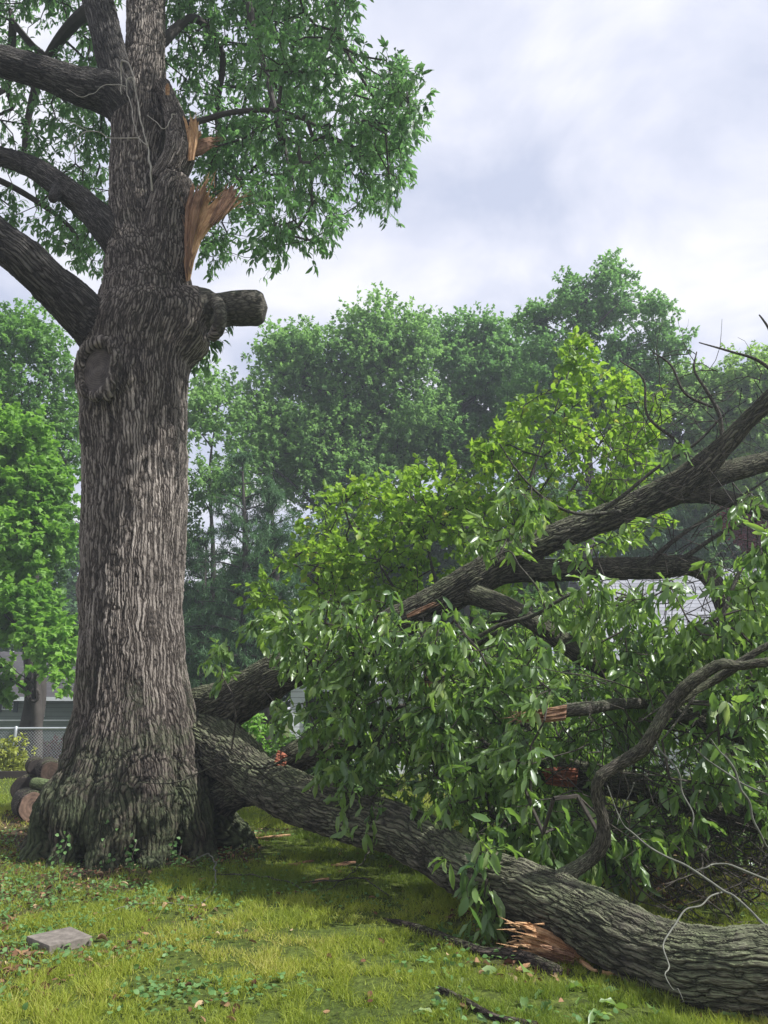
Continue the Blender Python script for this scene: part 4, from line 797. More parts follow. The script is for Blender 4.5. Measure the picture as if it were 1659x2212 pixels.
mb = MB(); mb.add(V1, F1); mb.add(V2, F2); mb.build('twigs', M['twig'], fl)
lv = shoots(B, D, 6, .80, .140, .046, 'hero', .72, .28, vertical=.8); mesh('foliage', lv[0], lv[1], M['limp_leaf'], fl, lv[2])
# denser shaded foliage at the back of the tangle
att = in_region(FD, 640, 8.6, 11.2, 1.2, .38, 36); Nd, par, tip, order = grow(att, np.array(fnodes)[np.array(fnodes)[:, 1] > 7.5], .3, .06, .07, 14)
V1, F1 = twig_geo(Nd, par, tip, .005, .40, .03, 4); B, D, V2, F2 = subshoots(Nd[tip], tipdir(Nd, par, tip), 4, .34, -.5, .004, 15)
mb = MB(); mb.add(V1, F1); mb.add(V2, F2); mb.build('rear_twigs', M['twig'], fl)
lv = shoots(B, D, 8, .85, .125, .042, 'mid', .6, .28, vertical=.7); mesh('rear_foliage', lv[0], lv[1], M['limp_leaf'], fl, lv[2])
# bare twig tangle: right edge near the ground and against the sky
def tangle(poly, n, y0, y1, ln, r0, seed, dirb=(0, 0, 0), ns=4):
    r = np.random.default_rng(seed); s = in_region(poly, n, y0, y1, None, 0, seed); d = unit(unit(r.normal(size=(n, 3)))+np.array(dirb)); A = []; Bq = []; ra = []; rb = []
    for i in range(n):
        p = s[i]; dd_ = d[i]; k = 6; L_ = ln*(.5+r.random())
        for q in range(k):
            nd = unit(dd_+r.normal(size=3)*.28); p2 = p+nd*L_/k; p2[2] = max(p2[2], .03); A.append(p); Bq.append(p2); f = r0*(1-q/k*.75); ra.append(f); rb.append(f*.88)
            if r.random() < .5 and q > 0:
                sd_ = unit(nd+unit(r.normal(size=3))*.9); l2 = L_*.22*(1-q/k*.5); mid_ = p2+sd_*l2; A.append(p2); Bq.append(mid_); ra.append(f*.6); rb.append(f*.4); A.append(mid_); Bq.append(mid_+unit(sd_+r.normal(size=3)*.4)*l2*.8); ra.append(f*.4); rb.append(f*.2)
            p = p2; dd_ = nd
    return edge_tubes(A, Bq, ra, rb, ns)
mb = MB(); mb.add(*tangle([(1230, 1800), (1700, 1740), (1900, 1900), (1700, 1980), (1500, 1960), (1350, 1940)], 210, 6.3, 9.5, 1.1, .008, 41)); mb.add(*tangle([(1150, 1500), (1700, 1500), (1800, 1800), (1250, 1850)], 110, 6.2, 8.0, .9, .007, 42, (0, 0, -.3)))
mb.add(*tangle([(650, 1450), (1150, 1400), (1150, 1750), (900, 1750)], 90, 7.0, 8.2, .7, .005, 43)); mb.add(*tangle([(500, 1620), (720, 1640), (760, 1700), (620, 1700)], 14, 8.0, 8.3, .7, .004, 44, (-.6, -.2, -.1)))
mb.build('bare_twigs', M['twig'], fl)
mb = MB(); mb.add(*tangle([(1380, 780), (1659, 740), (1700, 900), (1480, 960), (1380, 1020)], 34, 7.6, 8.2, 1.0, .006, 45, (-.3, 0, .3))); mb.add(*tangle([(1100, 1020), (1450, 900), (1450, 1080), (1150, 1130)], 30, 7.6, 8.3, .9, .005, 46, (0, 0, .4)))
mb.add(*tangle([(1400, 1110), (1700, 1120), (1700, 1240), (1400, 1230)], 40, 7.4, 8.2, .9, .006, 47)); mb.add(*tangle([(1370, 1240), (1560, 1240), (1560, 1400), (1370, 1400)], 30, 7.2, 8.0, .8, .006, 48)); mb.build('bare_twigs', M['twig'], fl)
for rows in [[(1316, 1696, 2, 5.3), (1342, 1770, 3, 5.3), (1370, 1800, 4, 5.3), (1480, 1870, 4.5, 5.2), (1560, 1925, 5, 5.1), (1620, 1965, 5.5, 5.0), (1720, 2040, 6, 4.9)],
             [(1560, 1925, 4, 5.1), (1490, 1975, 3.6, 4.95), (1448, 2015, 3.2, 4.8), (1436, 2080, 3, 4.6), (1448, 2130, 2.4, 4.5), (1478, 2160, 1.6, 4.45)],
             [(1330, 1780, 1.5, 5.2), (1365, 1690, 2, 5.2), (1362, 1690, 2, 5.2)],
             [(1700, 1925, 5, 5.6), (1600, 1880, 4.5, 5.6), (1545, 1870, 4, 5.6), (1500, 1880, 3, 5.6)],
             [(1690, 1880, 5, 5.8), (1640, 1800, 5, 5.7), (1600, 1700, 5, 5.6), (1570, 1640, 4, 5.6), (1540, 1600, 3, 5.6)],
             [(1420, 1590, 4, 5.5), (1450, 1640, 3.5, 5.4), (1480, 1710, 3, 5.4), (1500, 1790, 2.5, 5.3)],
             [(1500, 1620, 3, 5.9), (1600, 1690, 4, 5.8), (1700, 1740, 5, 5.7)]]:
    thin([(a, b2, c*.62, d) for a, b2, c, d in rows], 'lichened_twig', M['lichen_twig'], fl, 8, .02, .013)

# ================================================================== trees behind
def bg_tree(name, label, cat, base, Y, lobes, n_att, sub, per, leafm, Ln, Wd, tpl='far', trunk_r=.18, R=.75, droop=.25, seed=0, top=None, group='trees behind the oak', lean=0, clump=.7, thr=.42, trunkm=None, vgt=0, spread=.9):
    bz = P(base[0], 1530, Y); bx = float(bz[0]); root = empty(name, (bx, Y, 0), label, cat, group); r = np.random.default_rng(seed)
    ctr = [P(u, v, Y+dy) for u, v, rr, dy in lobes]; rad = [px2m(rr, u, v, Y+dy) for u, v, rr, dy in lobes]
    vol = np.array(rad)**2; n = np.maximum(1, (n_att*vol/vol.sum()).astype(int)); att = []
    for c, rd, k in zip(ctr, rad, n):
        got = 0
        while got < k:
            d = unit(r.normal(size=(k*3, 3)))*(r.random(k*3)**.42)[:, None]*np.array([1, 1.0, .95]); p = c+d*rd; p = p[(fbm(p*clump+seed, 2) > thr) & (p[:, 2] > .3)][:k-got]; att.append(p); got += len(p)
            if len(p) == 0: break
    att = np.concatenate(att); zt = max(c[2] for c in ctr); tb = np.array([bx, Y, -.2]); cen = np.mean(ctr, 0)
    tp_ = np.array([cen[0]*.6+bx*.4, Y, zt*.93]) if top is None else np.array(top)
    tr = [tb, tb*.75+tp_*.25+np.array([r.normal()*.1, 0, 0]), (tb+tp_)/2+np.array([r.normal()*.25, 0, 0]), tp_*.8+tb*.2+np.array([r.normal()*.2, 0, 0]), tp_]; tr[0] = tb
    rr_ = [trunk_r*1.25, trunk_r, trunk_r*.72, trunk_r*.4, trunk_r*.12]; mb = MB(); mb.add(*tube(tr, rr_, .3, 10, wob=.1, seed=seed)[:2]); nodes = list(catmull(tr, rr_, .4)[0]); nodes = [q for q in nodes if q[2] > .25*zt or q[2] > min(c[2] for c in ctr)-1]
    tn = np.array(nodes)
    for c, rd in zip(ctr, rad):
        want = c[2]-.55*np.linalg.norm((c-tp_)[:2])-.4; j = int(np.argmin(np.abs(tn[:, 2]-want))); s = tn[j]; L0 = np.linalg.norm(c-s)
        if L0 < .5: continue
        mpt = s*.45+c*.55+np.array([0, 0, .08*L0])+r.normal(size=3)*.08*L0; pts = [s, mpt, c]; q = trunk_r*.38*min(1, rd/1.2); mb.add(*tube(pts, [q, q*.6, q*.2], .3, 7)[:2]); nodes += list(catmull(pts, [1, 1, 1], .4)[0][1:])
    Nd, par, tip, _ = grow(att, np.array(nodes), .6, .04, .06, seed+1); V1, F1 = twig_geo(Nd, par, tip, .010, .42, trunk_r*.4, 4); mb.add(V1, F1)
    mb.build('trunk', trunkm or M['far_bark'], root, True)
    B, D, V2, F2 = subshoots(Nd[tip], tipdir(Nd, par, tip), sub, R, .05 if droop < .5 else -.2, .006, seed+2)
    m2 = r.random(len(B)) < .5
    lv = shoots(B, D, per, spread, Ln, Wd, tpl, droop, R*.55, vertical=vgt, rndc=np.clip(fbm(B*1.3, 2)*1.6-.3, 0, 1)); mesh('crown', lv[0], lv[1], leafm, root, lv[2])
    return root
far = M['far_leaf']; mp_ = M['maple_leaf']
# left of the oak
bg_tree('maple_tree', 'large pale green tree at the left edge, rising behind the bright maple', 'tree', (-70, 0), 27, [(-90, 820, 140, 0), (20, 760, 90, 0), (70, 740, 62, 0), (110, 810, 55, 0), (120, 900, 70, 1), (30, 880, 100, 0), (140, 1000, 70, 1), (60, 1080, 120, 1), (120, 1180, 90, 0), (-40, 1000, 120, 0)], 560, 7, 14, mp_, .16, .11, 'far', .13, .8, .25, 101, clump=.5)
bg_tree('maple_tree', 'bright green maple with a knotholed double trunk beyond the wire fence', 'tree', (62, 0), 23.5, [(-60, 980, 120, 0), (30, 960, 80, -1), (80, 1060, 70, -1), (40, 1160, 80, -1.5), (-40, 1180, 110, 0), (10, 1330, 90, -1.5), (70, 1390, 72, -2), (110, 1430, 42, -2.2), (40, 1455, 50, -2), (-30, 1420, 80, -1), (100, 1130, 50, -1)], 560, 6, 10, M['near_maple_leaf'], .17, .16, 'maple', .30, .62, .45, 102, clump=.6)
kt = bpy.data.objects['maple_tree.001']
mb = MB(); mb.add(*tube([P(78, 1640, 23.2)*np.array([1, 1, 0]), P(80, 1560, 23.2), P(76, 1500, 23.2), P(72, 1440, 23.3)], [.17, .15, .17, .12], .2, 12, wob=.25, seed=3)[:2]); mb.build('second_stem', M['far_bark'], kt, True)
kc = P(75, 1502, 23.0); mb = MB(); mb.add(*tube([kc+np.array([.13*math.cos(t), -.02, .17*math.sin(t)]) for t in np.linspace(0, 2*math.pi, 13)], [.045]*13, .05, 8)[:2]); mb.build('knothole_ring', M['far_bark'], kt, True)
bg_tree('dark_tree', 'dark green tree behind the sage house and the bright maple', 'tree', (150, 0), 50, [(120, 1250, 110, 0), (20, 1300, 110, 0), (220, 1300, 120, 0), (120, 1400, 90, 0), (-100, 1320, 130, 0), (300, 1380, 100, 0)], 420, 6, 10, M['dark_leaf'], .36, .26, 'far', .25, 1.3, .25, 103)
bg_tree('maple_tree', 'slim airy tree just right of the oak trunk, showing much sky', 'tree', (455, 0), 27, [(440, 830, 42, 0), (470, 900, 55, 0), (420, 930, 50, 0), (450, 1020, 60, 0), (410, 1060, 50, 0), (500, 1040, 40, 0), (430, 1180, 60, 0), (480, 1180, 50, 0)], 210, 5, 9, far, .18, .12, 'far', .12, .7, .25, 104, clump=.6)
def pine(label, base, Y, top_v, w_, seed):
    bz = P(base, 1530, Y); bx = float(bz[0]); root = empty('pine_tree', (bx, Y, 0), label, 'pine', 'trees behind the oak'); H = Z_at(base, top_v, Y); r = np.random.default_rng(seed)
    mb = MB(); tr = [(bx, Y, -.2), (bx+r.normal()*.12, Y, H*.5), (bx+r.normal()*.2, Y, H)]; mb.add(*tube(tr, [.2, .15, .03], .4, 10)[:2]); tn, _ = catmull(tr, [1, 1, 1], .1); tips = []; dirs = []
    z0 = 2.6; k = 0
    for z in np.arange(z0, H, .42):
        c = tn[np.argmin(np.abs(tn[:, 2]-z))]; f = (z-z0)/(H-z0); Lb = w_*(1-f)**.7*(.6+.5*r.random())+.25
        for q in range(5):
            if r.random() < .22: continue
            a = r.random()*6.28; d = np.array([math.cos(a), math.sin(a), .12+.3*f]); e_ = c+d*Lb+np.array([0, 0, -.12*Lb]); mid_ = (c+e_)/2+np.array([0, 0, .08*Lb]); mb.add(*tube([c, mid_, e_], [.035, .022, .008], .3, 5)[:2])
            for s in np.linspace(.35, 1, int(3+Lb*4)):
                p = c*(1-s)+e_*s+np.array([0, 0, .32*Lb*s*(1-s)]); 
                for w2 in range(2): tips.append(p+r.normal(size=3)*.12*Lb); dirs.append(unit(d*.6+r.normal(size=3)*.6))
    mb.build('trunk', M['far_bark'], root, True); tips = np.array(tips); dirs = np.array(dirs)
    lv = shoots(tips, dirs, 16, .8, .24, .028, 'far', .05, .12); mesh('crown', lv[0], lv[1], M['pine_leaf'], root, lv[2])
pine('dark pine with open crown standing just right of the oak trunk', 505, 25, 985, 2.2, 201); pine('dark pine behind the left end of the yellow green small tree', 575, 25.5, 1040, 2.2, 202); pine('shorter dark pine close beside the oak trunk, below the airy tree', 430, 27, 1150, 2.0, 203)
# broad trees across the middle
bg_tree('maple_tree', 'broad dense tree filling the gap right of the sawn stub', 'tree', (700, 0), 30, [(545, 760, 40, 0), (580, 770, 60, 0), (560, 860, 70, 0), (650, 740, 45, 0), (690, 800, 80, 0), (760, 715, 52, 0), (810, 690, 35, 0), (850, 730, 62, 0), (890, 760, 45, 0), (840, 830, 100, 0), (730, 900, 110, 1), (600, 930, 80, 0), (570, 1000, 60, -1), (680, 1000, 110, 0), (830, 950, 110, 1), (900, 880, 70, 0), (780, 1060, 90, 0)], 1000, 7, 13, far, 0.172, 0.120, 'far', .26, 1.1, .2, 105, clump=.5)
bg_tree('maple_tree', 'rounded tree in the middle of the tree line, left of the tallest one', 'tree', (1010, 0), 32, [(960, 745, 38, 0), (1000, 735, 52, 0), (1050, 740, 50, 0), (1090, 760, 50, 0), (990, 830, 90, 0), (1080, 830, 90, 0), (1020, 920, 100, 0), (940, 970, 90, 0), (1100, 940, 90, 0)], 620, 7, 13, far, 0.180, 0.120, 'far', .24, .9, .2, 106, clump=.5)
bg_tree('maple_tree', 'tallest tree of the line, its open crown above the leaning bough', 'tree', (1230, 0), 28, [(1320, 580, 26, 0), (1350, 590, 20, 0), (1300, 630, 40, 0), (1245, 640, 32, 0), (1225, 615, 16, 0), (1180, 690, 36, 0), (1150, 700, 32, 0), (1250, 700, 50, 0), (1330, 680, 40, 0), (1400, 660, 34, 0), (1435, 690, 20, 0), (1455, 735, 30, 0), (1400, 750, 42, 0), (1340, 770, 50, 0), (1200, 770, 60, 0), (1250, 850, 80, 0), (1150, 850, 60, 0), (1340, 860, 70, 0), (1430, 820, 35, 0), (1200, 950, 80, 0)], 640, 7, 13, far, 0.148, 0.096, 'far', .26, .6, .2, 107, clump=.8, thr=.43)
bg_tree('maple_tree', 'rounded tree right of the tallest one, behind the leaning bough', 'tree', (1460, 0), 30, [(1440, 850, 60, 0), (1500, 850, 50, 0), (1400, 930, 80, 0), (1490, 930, 80, 0), (1440, 1020, 90, 0), (1560, 860, 45, 0), (1570, 960, 90, 0)], 520, 7, 13, far, 0.164, 0.112, 'far', .22, .85, .2, 108, clump=.5)
bg_tree('maple_tree', 'rightmost tree of the line, cut by the picture edge', 'tree', (1680, 0), 29, [(1600, 810, 36, 0), (1640, 810, 50, 0), (1620, 880, 70, 0), (1720, 850, 90, 0), (1680, 960, 100, 0), (1640, 1050, 90, 0), (1780, 980, 110, 0)], 480, 7, 13, far, 0.164, 0.112, 'far', .24, .85, .2, 109, clump=.5)
for q, (u, v0, w_) in enumerate([(440, 1330, 120), (600, 1260, 140), (760, 1200, 150), (930, 1160, 150), (1100, 1130, 150), (1280, 1120, 150), (1450, 1130, 140), (1620, 1130, 150)]):
    lab = ['dark leafy tree low behind the oak trunk, right side of it', 'dark leafy tree under the pines', 'dark leafy tree under the broad dense tree', 'dark leafy tree behind the middle of the yellow green small tree', 'dark leafy tree behind the crest of the yellow green small tree', 'dark leafy tree under the tallest crown', 'dark leafy tree behind the roof, left of the red one', 'dark leafy tree at the right edge behind the red one'][q]
    bg_tree('dark_tree', lab, 'tree', (u, 0), 34+2*(q % 3), [(u-50, v0, w_*.5, 0), (u+50, v0-20, w_*.5, 0), (u, v0+90, w_*.62, 0), (u-60, v0+150, w_*.5, 0), (u+60, v0+160, w_*.5, 0), (u, v0+230, w_*.5, 0)], 330, 6, 9, M['dark_leaf'], .28, .20, 'far', .2, 1.0, .25, 120+q, group='dark trees closing the view')
bg_tree('conifer_tree', 'blue green feathery tree above the shingle roof', 'tree', (1440, 0), 29, [(1430, 1130, 45, 0), (1400, 1180, 55, 0), (1480, 1180, 55, 0), (1440, 1230, 60, 0)], 240, 6, 10, M['pine_leaf'], .22, .08, 'far', .15, .7, .3, 140)
bg_tree('red_maple', 'dark red leaved small tree at the right edge above the roof', 'tree', (1625, 0), 28.3, [(1595, 1118, 24, 0), (1640, 1150, 24, 0), (1615, 1165, 22, 0)], 70, 6, 10, M['red_leaf'], .16, .10, 'far', .1, .45, .3, 141, group='small trees behind the house')
# small bright tree behind the tangle
BT = [(545, 1330), (555, 1250), (600, 1180), (640, 1170), (680, 1120), (720, 1090), (770, 1030), (830, 1045), (900, 1020), (1000, 985), (1060, 960), (1110, 900), (1130, 870), (1200, 830), (1205, 750), (1245, 735), (1290, 790), (1400, 850), (1430, 900), (1410, 960), (1390, 1060), (1300, 1150), (1420, 1120), (1430, 1140), (1200, 1240), (1000, 1300), (700, 1380)]
bt = empty('small_tree', P(1000, 1600, 12.0)*np.array([1, 1, 0]), 'small yellow green tree with rounded leaves glowing behind the fallen limb', 'tree', 'small trees close behind the oak')
b0 = P(1000, 1600, 12.0)*np.array([1, 1, 0]); st = []
for tgt in [(1230, 800, 11.8), (1330, 900, 12.2), (1060, 1010, 12.2), (900, 1080, 12.0), (760, 1120, 11.8), (640, 1220, 11.8)]:
    e_ = P(tgt[0], tgt[1], tgt[2]); m1 = b0*.55+e_*.45+np.array([-(e_[0]-b0[0])*.12, 0, .5]); st.append(([b0+np.array([0, 0, -.1]), b0*.8+e_*.2+np.array([0, 0, .3]), m1, e_], [.06, .05, .035, .008]))
mb = MB(); nodes = []
for p, r in st: mb.add(*tube(p, r, .15, 8)[:2]); nodes += [q for q in catmull(p, r, .25)[0] if q[2] > 1.2]
att = in_region(BT, 540, 10.9, 13.6, 1.3, .47, 51); Nd, par, tip, _ = grow(att, np.array(nodes), .3, .03, .06, 52); V1, F1 = twig_geo(Nd, par, tip, .005, .42, .03); mb.add(V1, F1)
B, D, V2, F2 = subshoots(Nd[tip], tipdir(Nd, par, tip), 4, .30, .15, .004, 53); mb.add(V2, F2); mb.build('trunk', M['far_bark'], bt, True)
lv = shoots(B, D, 6, .75, .112, .078, 'round', .15, .24, vertical=.3); mesh('crown', lv[0], lv[1], M['bright_leaf'], bt, lv[2])

def bush(name, label, cat, c, rad, n, per, leafm, Ln, Wd, tpl, seed, group=None, droop=.1, squash=1.0):
    c = np.array(c, float); root = empty(name, (c[0], c[1], 0), label, cat, group); r = np.random.default_rng(seed); d = unit(r.normal(size=(n, 3)))*(r.random(n)**.4)[:, None]; d[:, 2] = np.abs(d[:, 2]); p = np.array([c[0], c[1], 0])+d*np.array([rad[0], rad[1], rad[2]])+np.array([0, 0, .04])
    s = np.array([[c[0]+a, c[1]+b2, .02] for a in (-.2, 0, .2) for b2 in (-.1, .1)])*1.0; Nd, par, tip, _ = grow(p, s, .25, .05, .06, seed); V1, F1 = twig_geo(Nd, par, tip, .004, .4, .02); mesh('stems', V1, F1, M['twig'], root)
    lv = shoots(Nd[tip], tipdir(Nd, par, tip), per, .9, Ln, Wd, tpl, droop, .15); mesh('foliage', lv[0], lv[1], leafm, root, lv[2]); return root
bush('fence_shrub', 'yellow green shrub growing against the wire fence post', 'shrub', P(28, 1660, 19.3), (.62, .3, 1.0), 170, 9, M['yellow_leaf'], .10, .05, 'mid', 61, 'shrubs on the lawn')
bush('brush_heap', 'dark red brown heap of uprooted brush beyond the wire fence', 'brush heap', P(118, 1610, 26), (.85, .5, .62), 170, 9, M['purple_leaf'], .16, .05, 'mid', 62)
bush('leafy_bush', 'light green leafy bush seen between the two boughs right of the trunk', 'bush', P(540, 1600, 16), (1.0, .6, 1.55), 420, 9, M['near_maple_leaf'], .11, .07, 'mid', 63, 'shrubs on the lawn')
bush('leafy_bush', 'low bright bush close behind the oak, seen just right of its trunk', 'bush', P(445, 1660, 14), (.7, .5, .75), 240, 9, M['near_maple_leaf'], .10, .06, 'mid', 64, 'shrubs on the lawn')
bush('leafy_bush', 'dark green bush in front of the white entry, behind the boughs', 'bush', P(700, 1650, 15.5), (1.5, .7, 1.3), 420, 9, M['dark_leaf'], .13, .08, 'mid', 65, 'shrubs on the lawn')
bush('leafy_bush', 'tall dark green bush against the white house, right of the pale siding patch', 'bush', P(1150, 1600, 17.2), (2.6, .9, 4.3), 900, 9, M['dark_leaf'], .16, .10, 'mid', 66, 'shrubs on the lawn')

# ================================================================== things on the ground
# paver
z_ = .068; cs = [G(u, v, z_) for u, v in ((57, 2022), (107, 2043), (200, 2022), (152, 2001))]; cs = np.array(cs)
bm = bmesh.new(); top = [bm.verts.new(c) for c in cs]; bot = [bm.verts.new(c-np.array([0, 0, .06])) for c in cs]; bm.faces.new(top); bm.faces.new(bot[::-1])
for k in range(4): bm.faces.new((top[k], bot[k], bot[(k+1) % 4], top[(k+1) % 4]))
bmesh.ops.recalc_face_normals(bm, faces=bm.faces); bmesh.ops.bevel(bm, geom=list(bm.edges), offset=.006, segments=2, affect='EDGES', profile=.6)
me = bpy.data.meshes.new('concrete_paver'); bm.to_mesh(me); bm.free()
tag(link('concrete_paver', me, simple('weathered concrete', (.19, .165, .14), .95, .35, 22, .15, bump=.006)), 'square grey brown concrete paver lying in the grass', 'paver')
# log pile
def log(label, a, b2, r, mat, dark=(.05, .03, .022), light=(.23, .15, .11), seed=0):
    a, b2 = np.array(a, float), np.array(b2, float); root = empty('firewood_log', (a+b2)/2, label, 'log', 'logs piled behind the oak'); ax_ = unit(b2-a)
    V, Fc, at = tube([a, a*.5+b2*.5+np.array([0, 0, .01]), b2], [r*1.03, r, r*1.04], .04, 40, .5, wob=.12, seed=seed); mb = MB(); mb.add(V, Fc, at); mb.build('bark', mat, root, True)
    x = unit(np.cross(ax_, [0, 0, 1.])); y = np.cross(ax_, x); e_ = a-ax_*(r*.36+.012); th = np.linspace(0, 2*np.pi, 36, endpoint=False); rr = r*.90*(1+.04*np.sin(3*th+seed)+.02*np.sin(7*th)); ring = e_+x*(np.cos(th)*rr)[:, None]+y*(np.sin(th)*rr)[:, None]
    V = np.concatenate([[e_-ax_*.004], ring, ring+ax_*(r*.40)]); F3 = [(0, 1+(j+1) % 36, 1+j) for j in range(36)]; F4 = [(1+j, 1+(j+1) % 36, 37+(j+1) % 36, 37+j) for j in range(36)]
    mesh('cut_end', V, [np.array(F3), np.array(F4)], endgrain('log end '+str(seed), dark, light, e_, ax_, 30+seed), root, None, False)
l1 = P(71, 1742, 11.9); log('large log with pale cut end facing the camera at the bottom of the pile', l1, l1+np.array([-.42, .75, -.02]), .215, M['log_bark'], (.06, .035, .025), (.30, .19, .13), 1)
l2 = P(110, 1668, 12.4); log('dark rotten log on top of the pile, cut end facing the camera', l2, l2+np.array([-.38, .75, 0]), .17, M['log_bark'], (.03, .02, .015), (.12, .075, .05), 2)
l3 = P(70, 1697, 12.0); log('short mossy green log lying across the middle of the pile', l3+np.array([.42, -.08, -.03]), l3+np.array([-.02, .1, .02]), .085, M['moss_bark'], (.05, .04, .03), (.2, .16, .11), 3)
l4 = P(52, 1705, 12.9); log('blackened log at the left of the pile behind the others', l4, l4+np.array([-.15, .7, 0]), .20, M['log_bark'], (.015, .012, .01), (.05, .038, .03), 4)
l5 = P(78, 1658, 13.2); log('thin dark log lying behind the topmost one', l5, l5+np.array([-.3, .6, 0]), .14, M['log_bark'], (.015, .012, .01), (.05, .038, .03), 5)
l6 = P(110, 1735, 12.6); log('dark log hidden between the pile and the oak root', l6, l6+np.array([-.3, .6, 0]), .22, M['log_bark'], (.015, .012, .01), (.05, .038, .03), 6)
# rotten limb on the grass, bark piece
def ground_tube(rows, name, mat, label, cat, group=None, nth=24, bs=.4, wob=.35, seed=0, step=.03):
    pts = []; rr = []; rows = [(a, b2, c*(.6 if nth < 10 else 1), d) for a, b2, c, d in rows]
    for u, v, r, lift in rows:
        g = G(u, v); t = g[1]/ray(u, v)[1]; rm = r*t/1659; g[2] = float(gz(g[0], g[1]))+rm*lift; pts.append(g); rr.append(rm)
    if nth < 10: pts, rr = catmull(pts, rr, .08); pts = pts+rng.normal(size=pts.shape)*.007
    V, Fc, at = tube(pts, rr, step, nth, bs, wob=wob, seed=seed); mb = MB(); mb.add(V, Fc, at); o = mb.build(name, mat, None, True); return tag(o, label, cat, group)
ground_tube([(828, 1992, 3, .5), (870, 2005, 7, .6), (925, 2028, 10, .7), (985, 2048, 9, .7), (1040, 2068, 10, .7), (1100, 2075, 12, .7), (1150, 2090, 15, .6), (1205, 2112, 16, .5)], 'rotten_branch', M['log_bark'], 'long rotten brown branch lying in the grass below the big bough', 'branch', 'dead wood on the lawn', seed=2)
ground_tube([(948, 2142, 6, .6), (975, 2158, 9, .6), (1005, 2174, 10, .6), (1040, 2192, 9, .5), (1075, 2207, 8, .5), (1110, 2214, 9, .4), (1160, 2222, 8, .4)], 'bark_chunk', M['log_bark'], 'thick dark stick at the bottom edge of the picture', 'branch', 'dead wood on the lawn', seed=5)
gt = [([(193, 1990, 1, 3), (240, 1975, 1.5, 4), (297, 1962, 2, 5), (360, 1961, 2.3, 5), (431, 1963, 2.8, 4), (450, 1945, 3, 4), (464, 1924, 3, 5), (466, 1900, 3, 7), (461, 1884, 2.8, 12), (446, 1868, 2.4, 14), (416, 1872, 2, 8)], 'forked grey twig arching over the grass in front of the trunk'),
      ([(431, 1963, 2.5, 4), (430, 1985, 2, 3), (429, 2002, 1.5, 2)], 'short twig pointing down from the fork of the arching one'),
      ([(471, 1897, 2, 5), (545, 1900, 3, 5), (610, 1910, 3.2, 4), (640, 1922, 3, 4), (662, 1936, 2.5, 3)], 'dark twig in the shade to the right of the trunk foot'),
      ([(655, 1915, 2.4, 5), (720, 1918, 2.6, 8), (780, 1912, 2.8, 8), (840, 1944, 2.5, 5)], 'dark twig under the big bough, farther right than the others'),
      ([(675, 1955, 1.5, 3), (745, 1915, 2, 12), (790, 1880, 2.2, 20), (812, 1852, 2.2, 30)], 'dark twig slanting up from the grass to the big bough')]
for k, (rows, lab) in enumerate(gt): ground_tube(rows, 'ground_twig', M['branch_bark'] if k else M['lichen_twig'], lab, 'twig', 'twigs on the grass', 7, .3, .2, k)
# wood chips
def chip(u, v, ln, wd, ang, label, mat, seed):
    r = np.random.default_rng(seed); c = G(u, v); c[2] = float(gz(c[0], c[1]))+.03; n = 7; t = np.linspace(-1, 1, n); wdt = wd*(1-np.abs(t)**1.7)*(.75+.4*r.random(n))+.004; d = np.array([math.cos(ang), math.sin(ang), .05]); s = np.array([-math.sin(ang), math.cos(ang), .1])
    V = []
    for k in range(n):
        for side, h in ((-1, .006), (0, .014), (1, .006), (1, -.006), (-1, -.006)): V.append(c+d*t[k]*ln/2+s*side*wdt[k]+np.array([0, 0, h+.01*math.sin(t[k]*2)])+r.normal(size=3)*.002)
    F4 = [(k*5+j, k*5+(j+1) % 5, k*5+5+(j+1) % 5, k*5+5+j) for k in range(n-1) for j in range(5)]; bk = np.array([[0.1*(i % 5), .3, i*.02+seed] for i in range(n*5)])
    tag(mesh('wood_chip', np.array(V), [np.array(F4), np.array([(4, 3, 2, 1, 0), tuple(n*5-5+q for q in range(5))])], mat, None, {'bk': bk}, False), label, 'wood chip', 'orange wood chips on the grass')
for k, (u, v, ln, wd, a, lab) in enumerate([(525, 1806, .34, .03, .05, 'long pale wood chip farthest left in the gap under the bough'), (585, 1811, .5, .04, -.08, 'longest orange wood chip in the gap under the bough'), (650, 1871, .26, .025, .1, 'orange wood chip lying in the shade below the bough, left of the dark red one'), (685, 1911, .22, .035, -.05, 'bright orange wood chip beside the dark twig'),
                                      (742, 1872, .26, .05, -.1, 'wide dark red wood chip under the bough'), (1272, 2103, .13, .018, 2.2, 'narrow bright wood chip right of the splintered break'), (1325, 2118, .16, .016, -.9, 'bent sliver of wood below the big bough'), (1130, 2105, .10, .02, .3, 'small orange chip on the rotten branch end')]):
    chip(u, v, ln, wd, a, lab, M['rot_wood'] if k in (2, 4) else M['fresh_wood'], k+1)

# ------------------------------------------------------------------ grass, clover, litter (nobody could count them)
def scatter(n, dmin, dmax, seed, pw=1.0, side=.62):
    r = np.random.default_rng(seed); y = dmin*(dmax/dmin)**(r.random(n)**pw); x = (r.random(n)*2-1)*side*(y+.6); k = ~inpoly(x, y, cs[:, :2]); return x[k], y[k], r
x, y, r = scatter(480000, 3.7, 15.5, 71)
q = np.stack([x*.9, y*.9, x*0+1], -1); tone = fbm(q, 3); tall = fbm(q*2.2+3, 3); dr_ = dirt(x, y)
clp = fbm(q*9+5, 2); keep = (r.random(len(x)) > dr_*1.15) & (r.random(len(x)) < np.clip((clp-.36)*5, .06, 1)*(.4+1.2*tall)); tall = tall*.55+clp*.45; x, y, tone, tall = x[keep], y[keep], tone[keep], tall[keep]; n_ = len(x)
hgt = (.016+.075*np.clip(tall*2.2-.75, 0, 1))*(.6+.8*r.random(n_))*(1+.02*y); wd = .0026*(1+.16*y)*(.7+.6*r.random(n_))
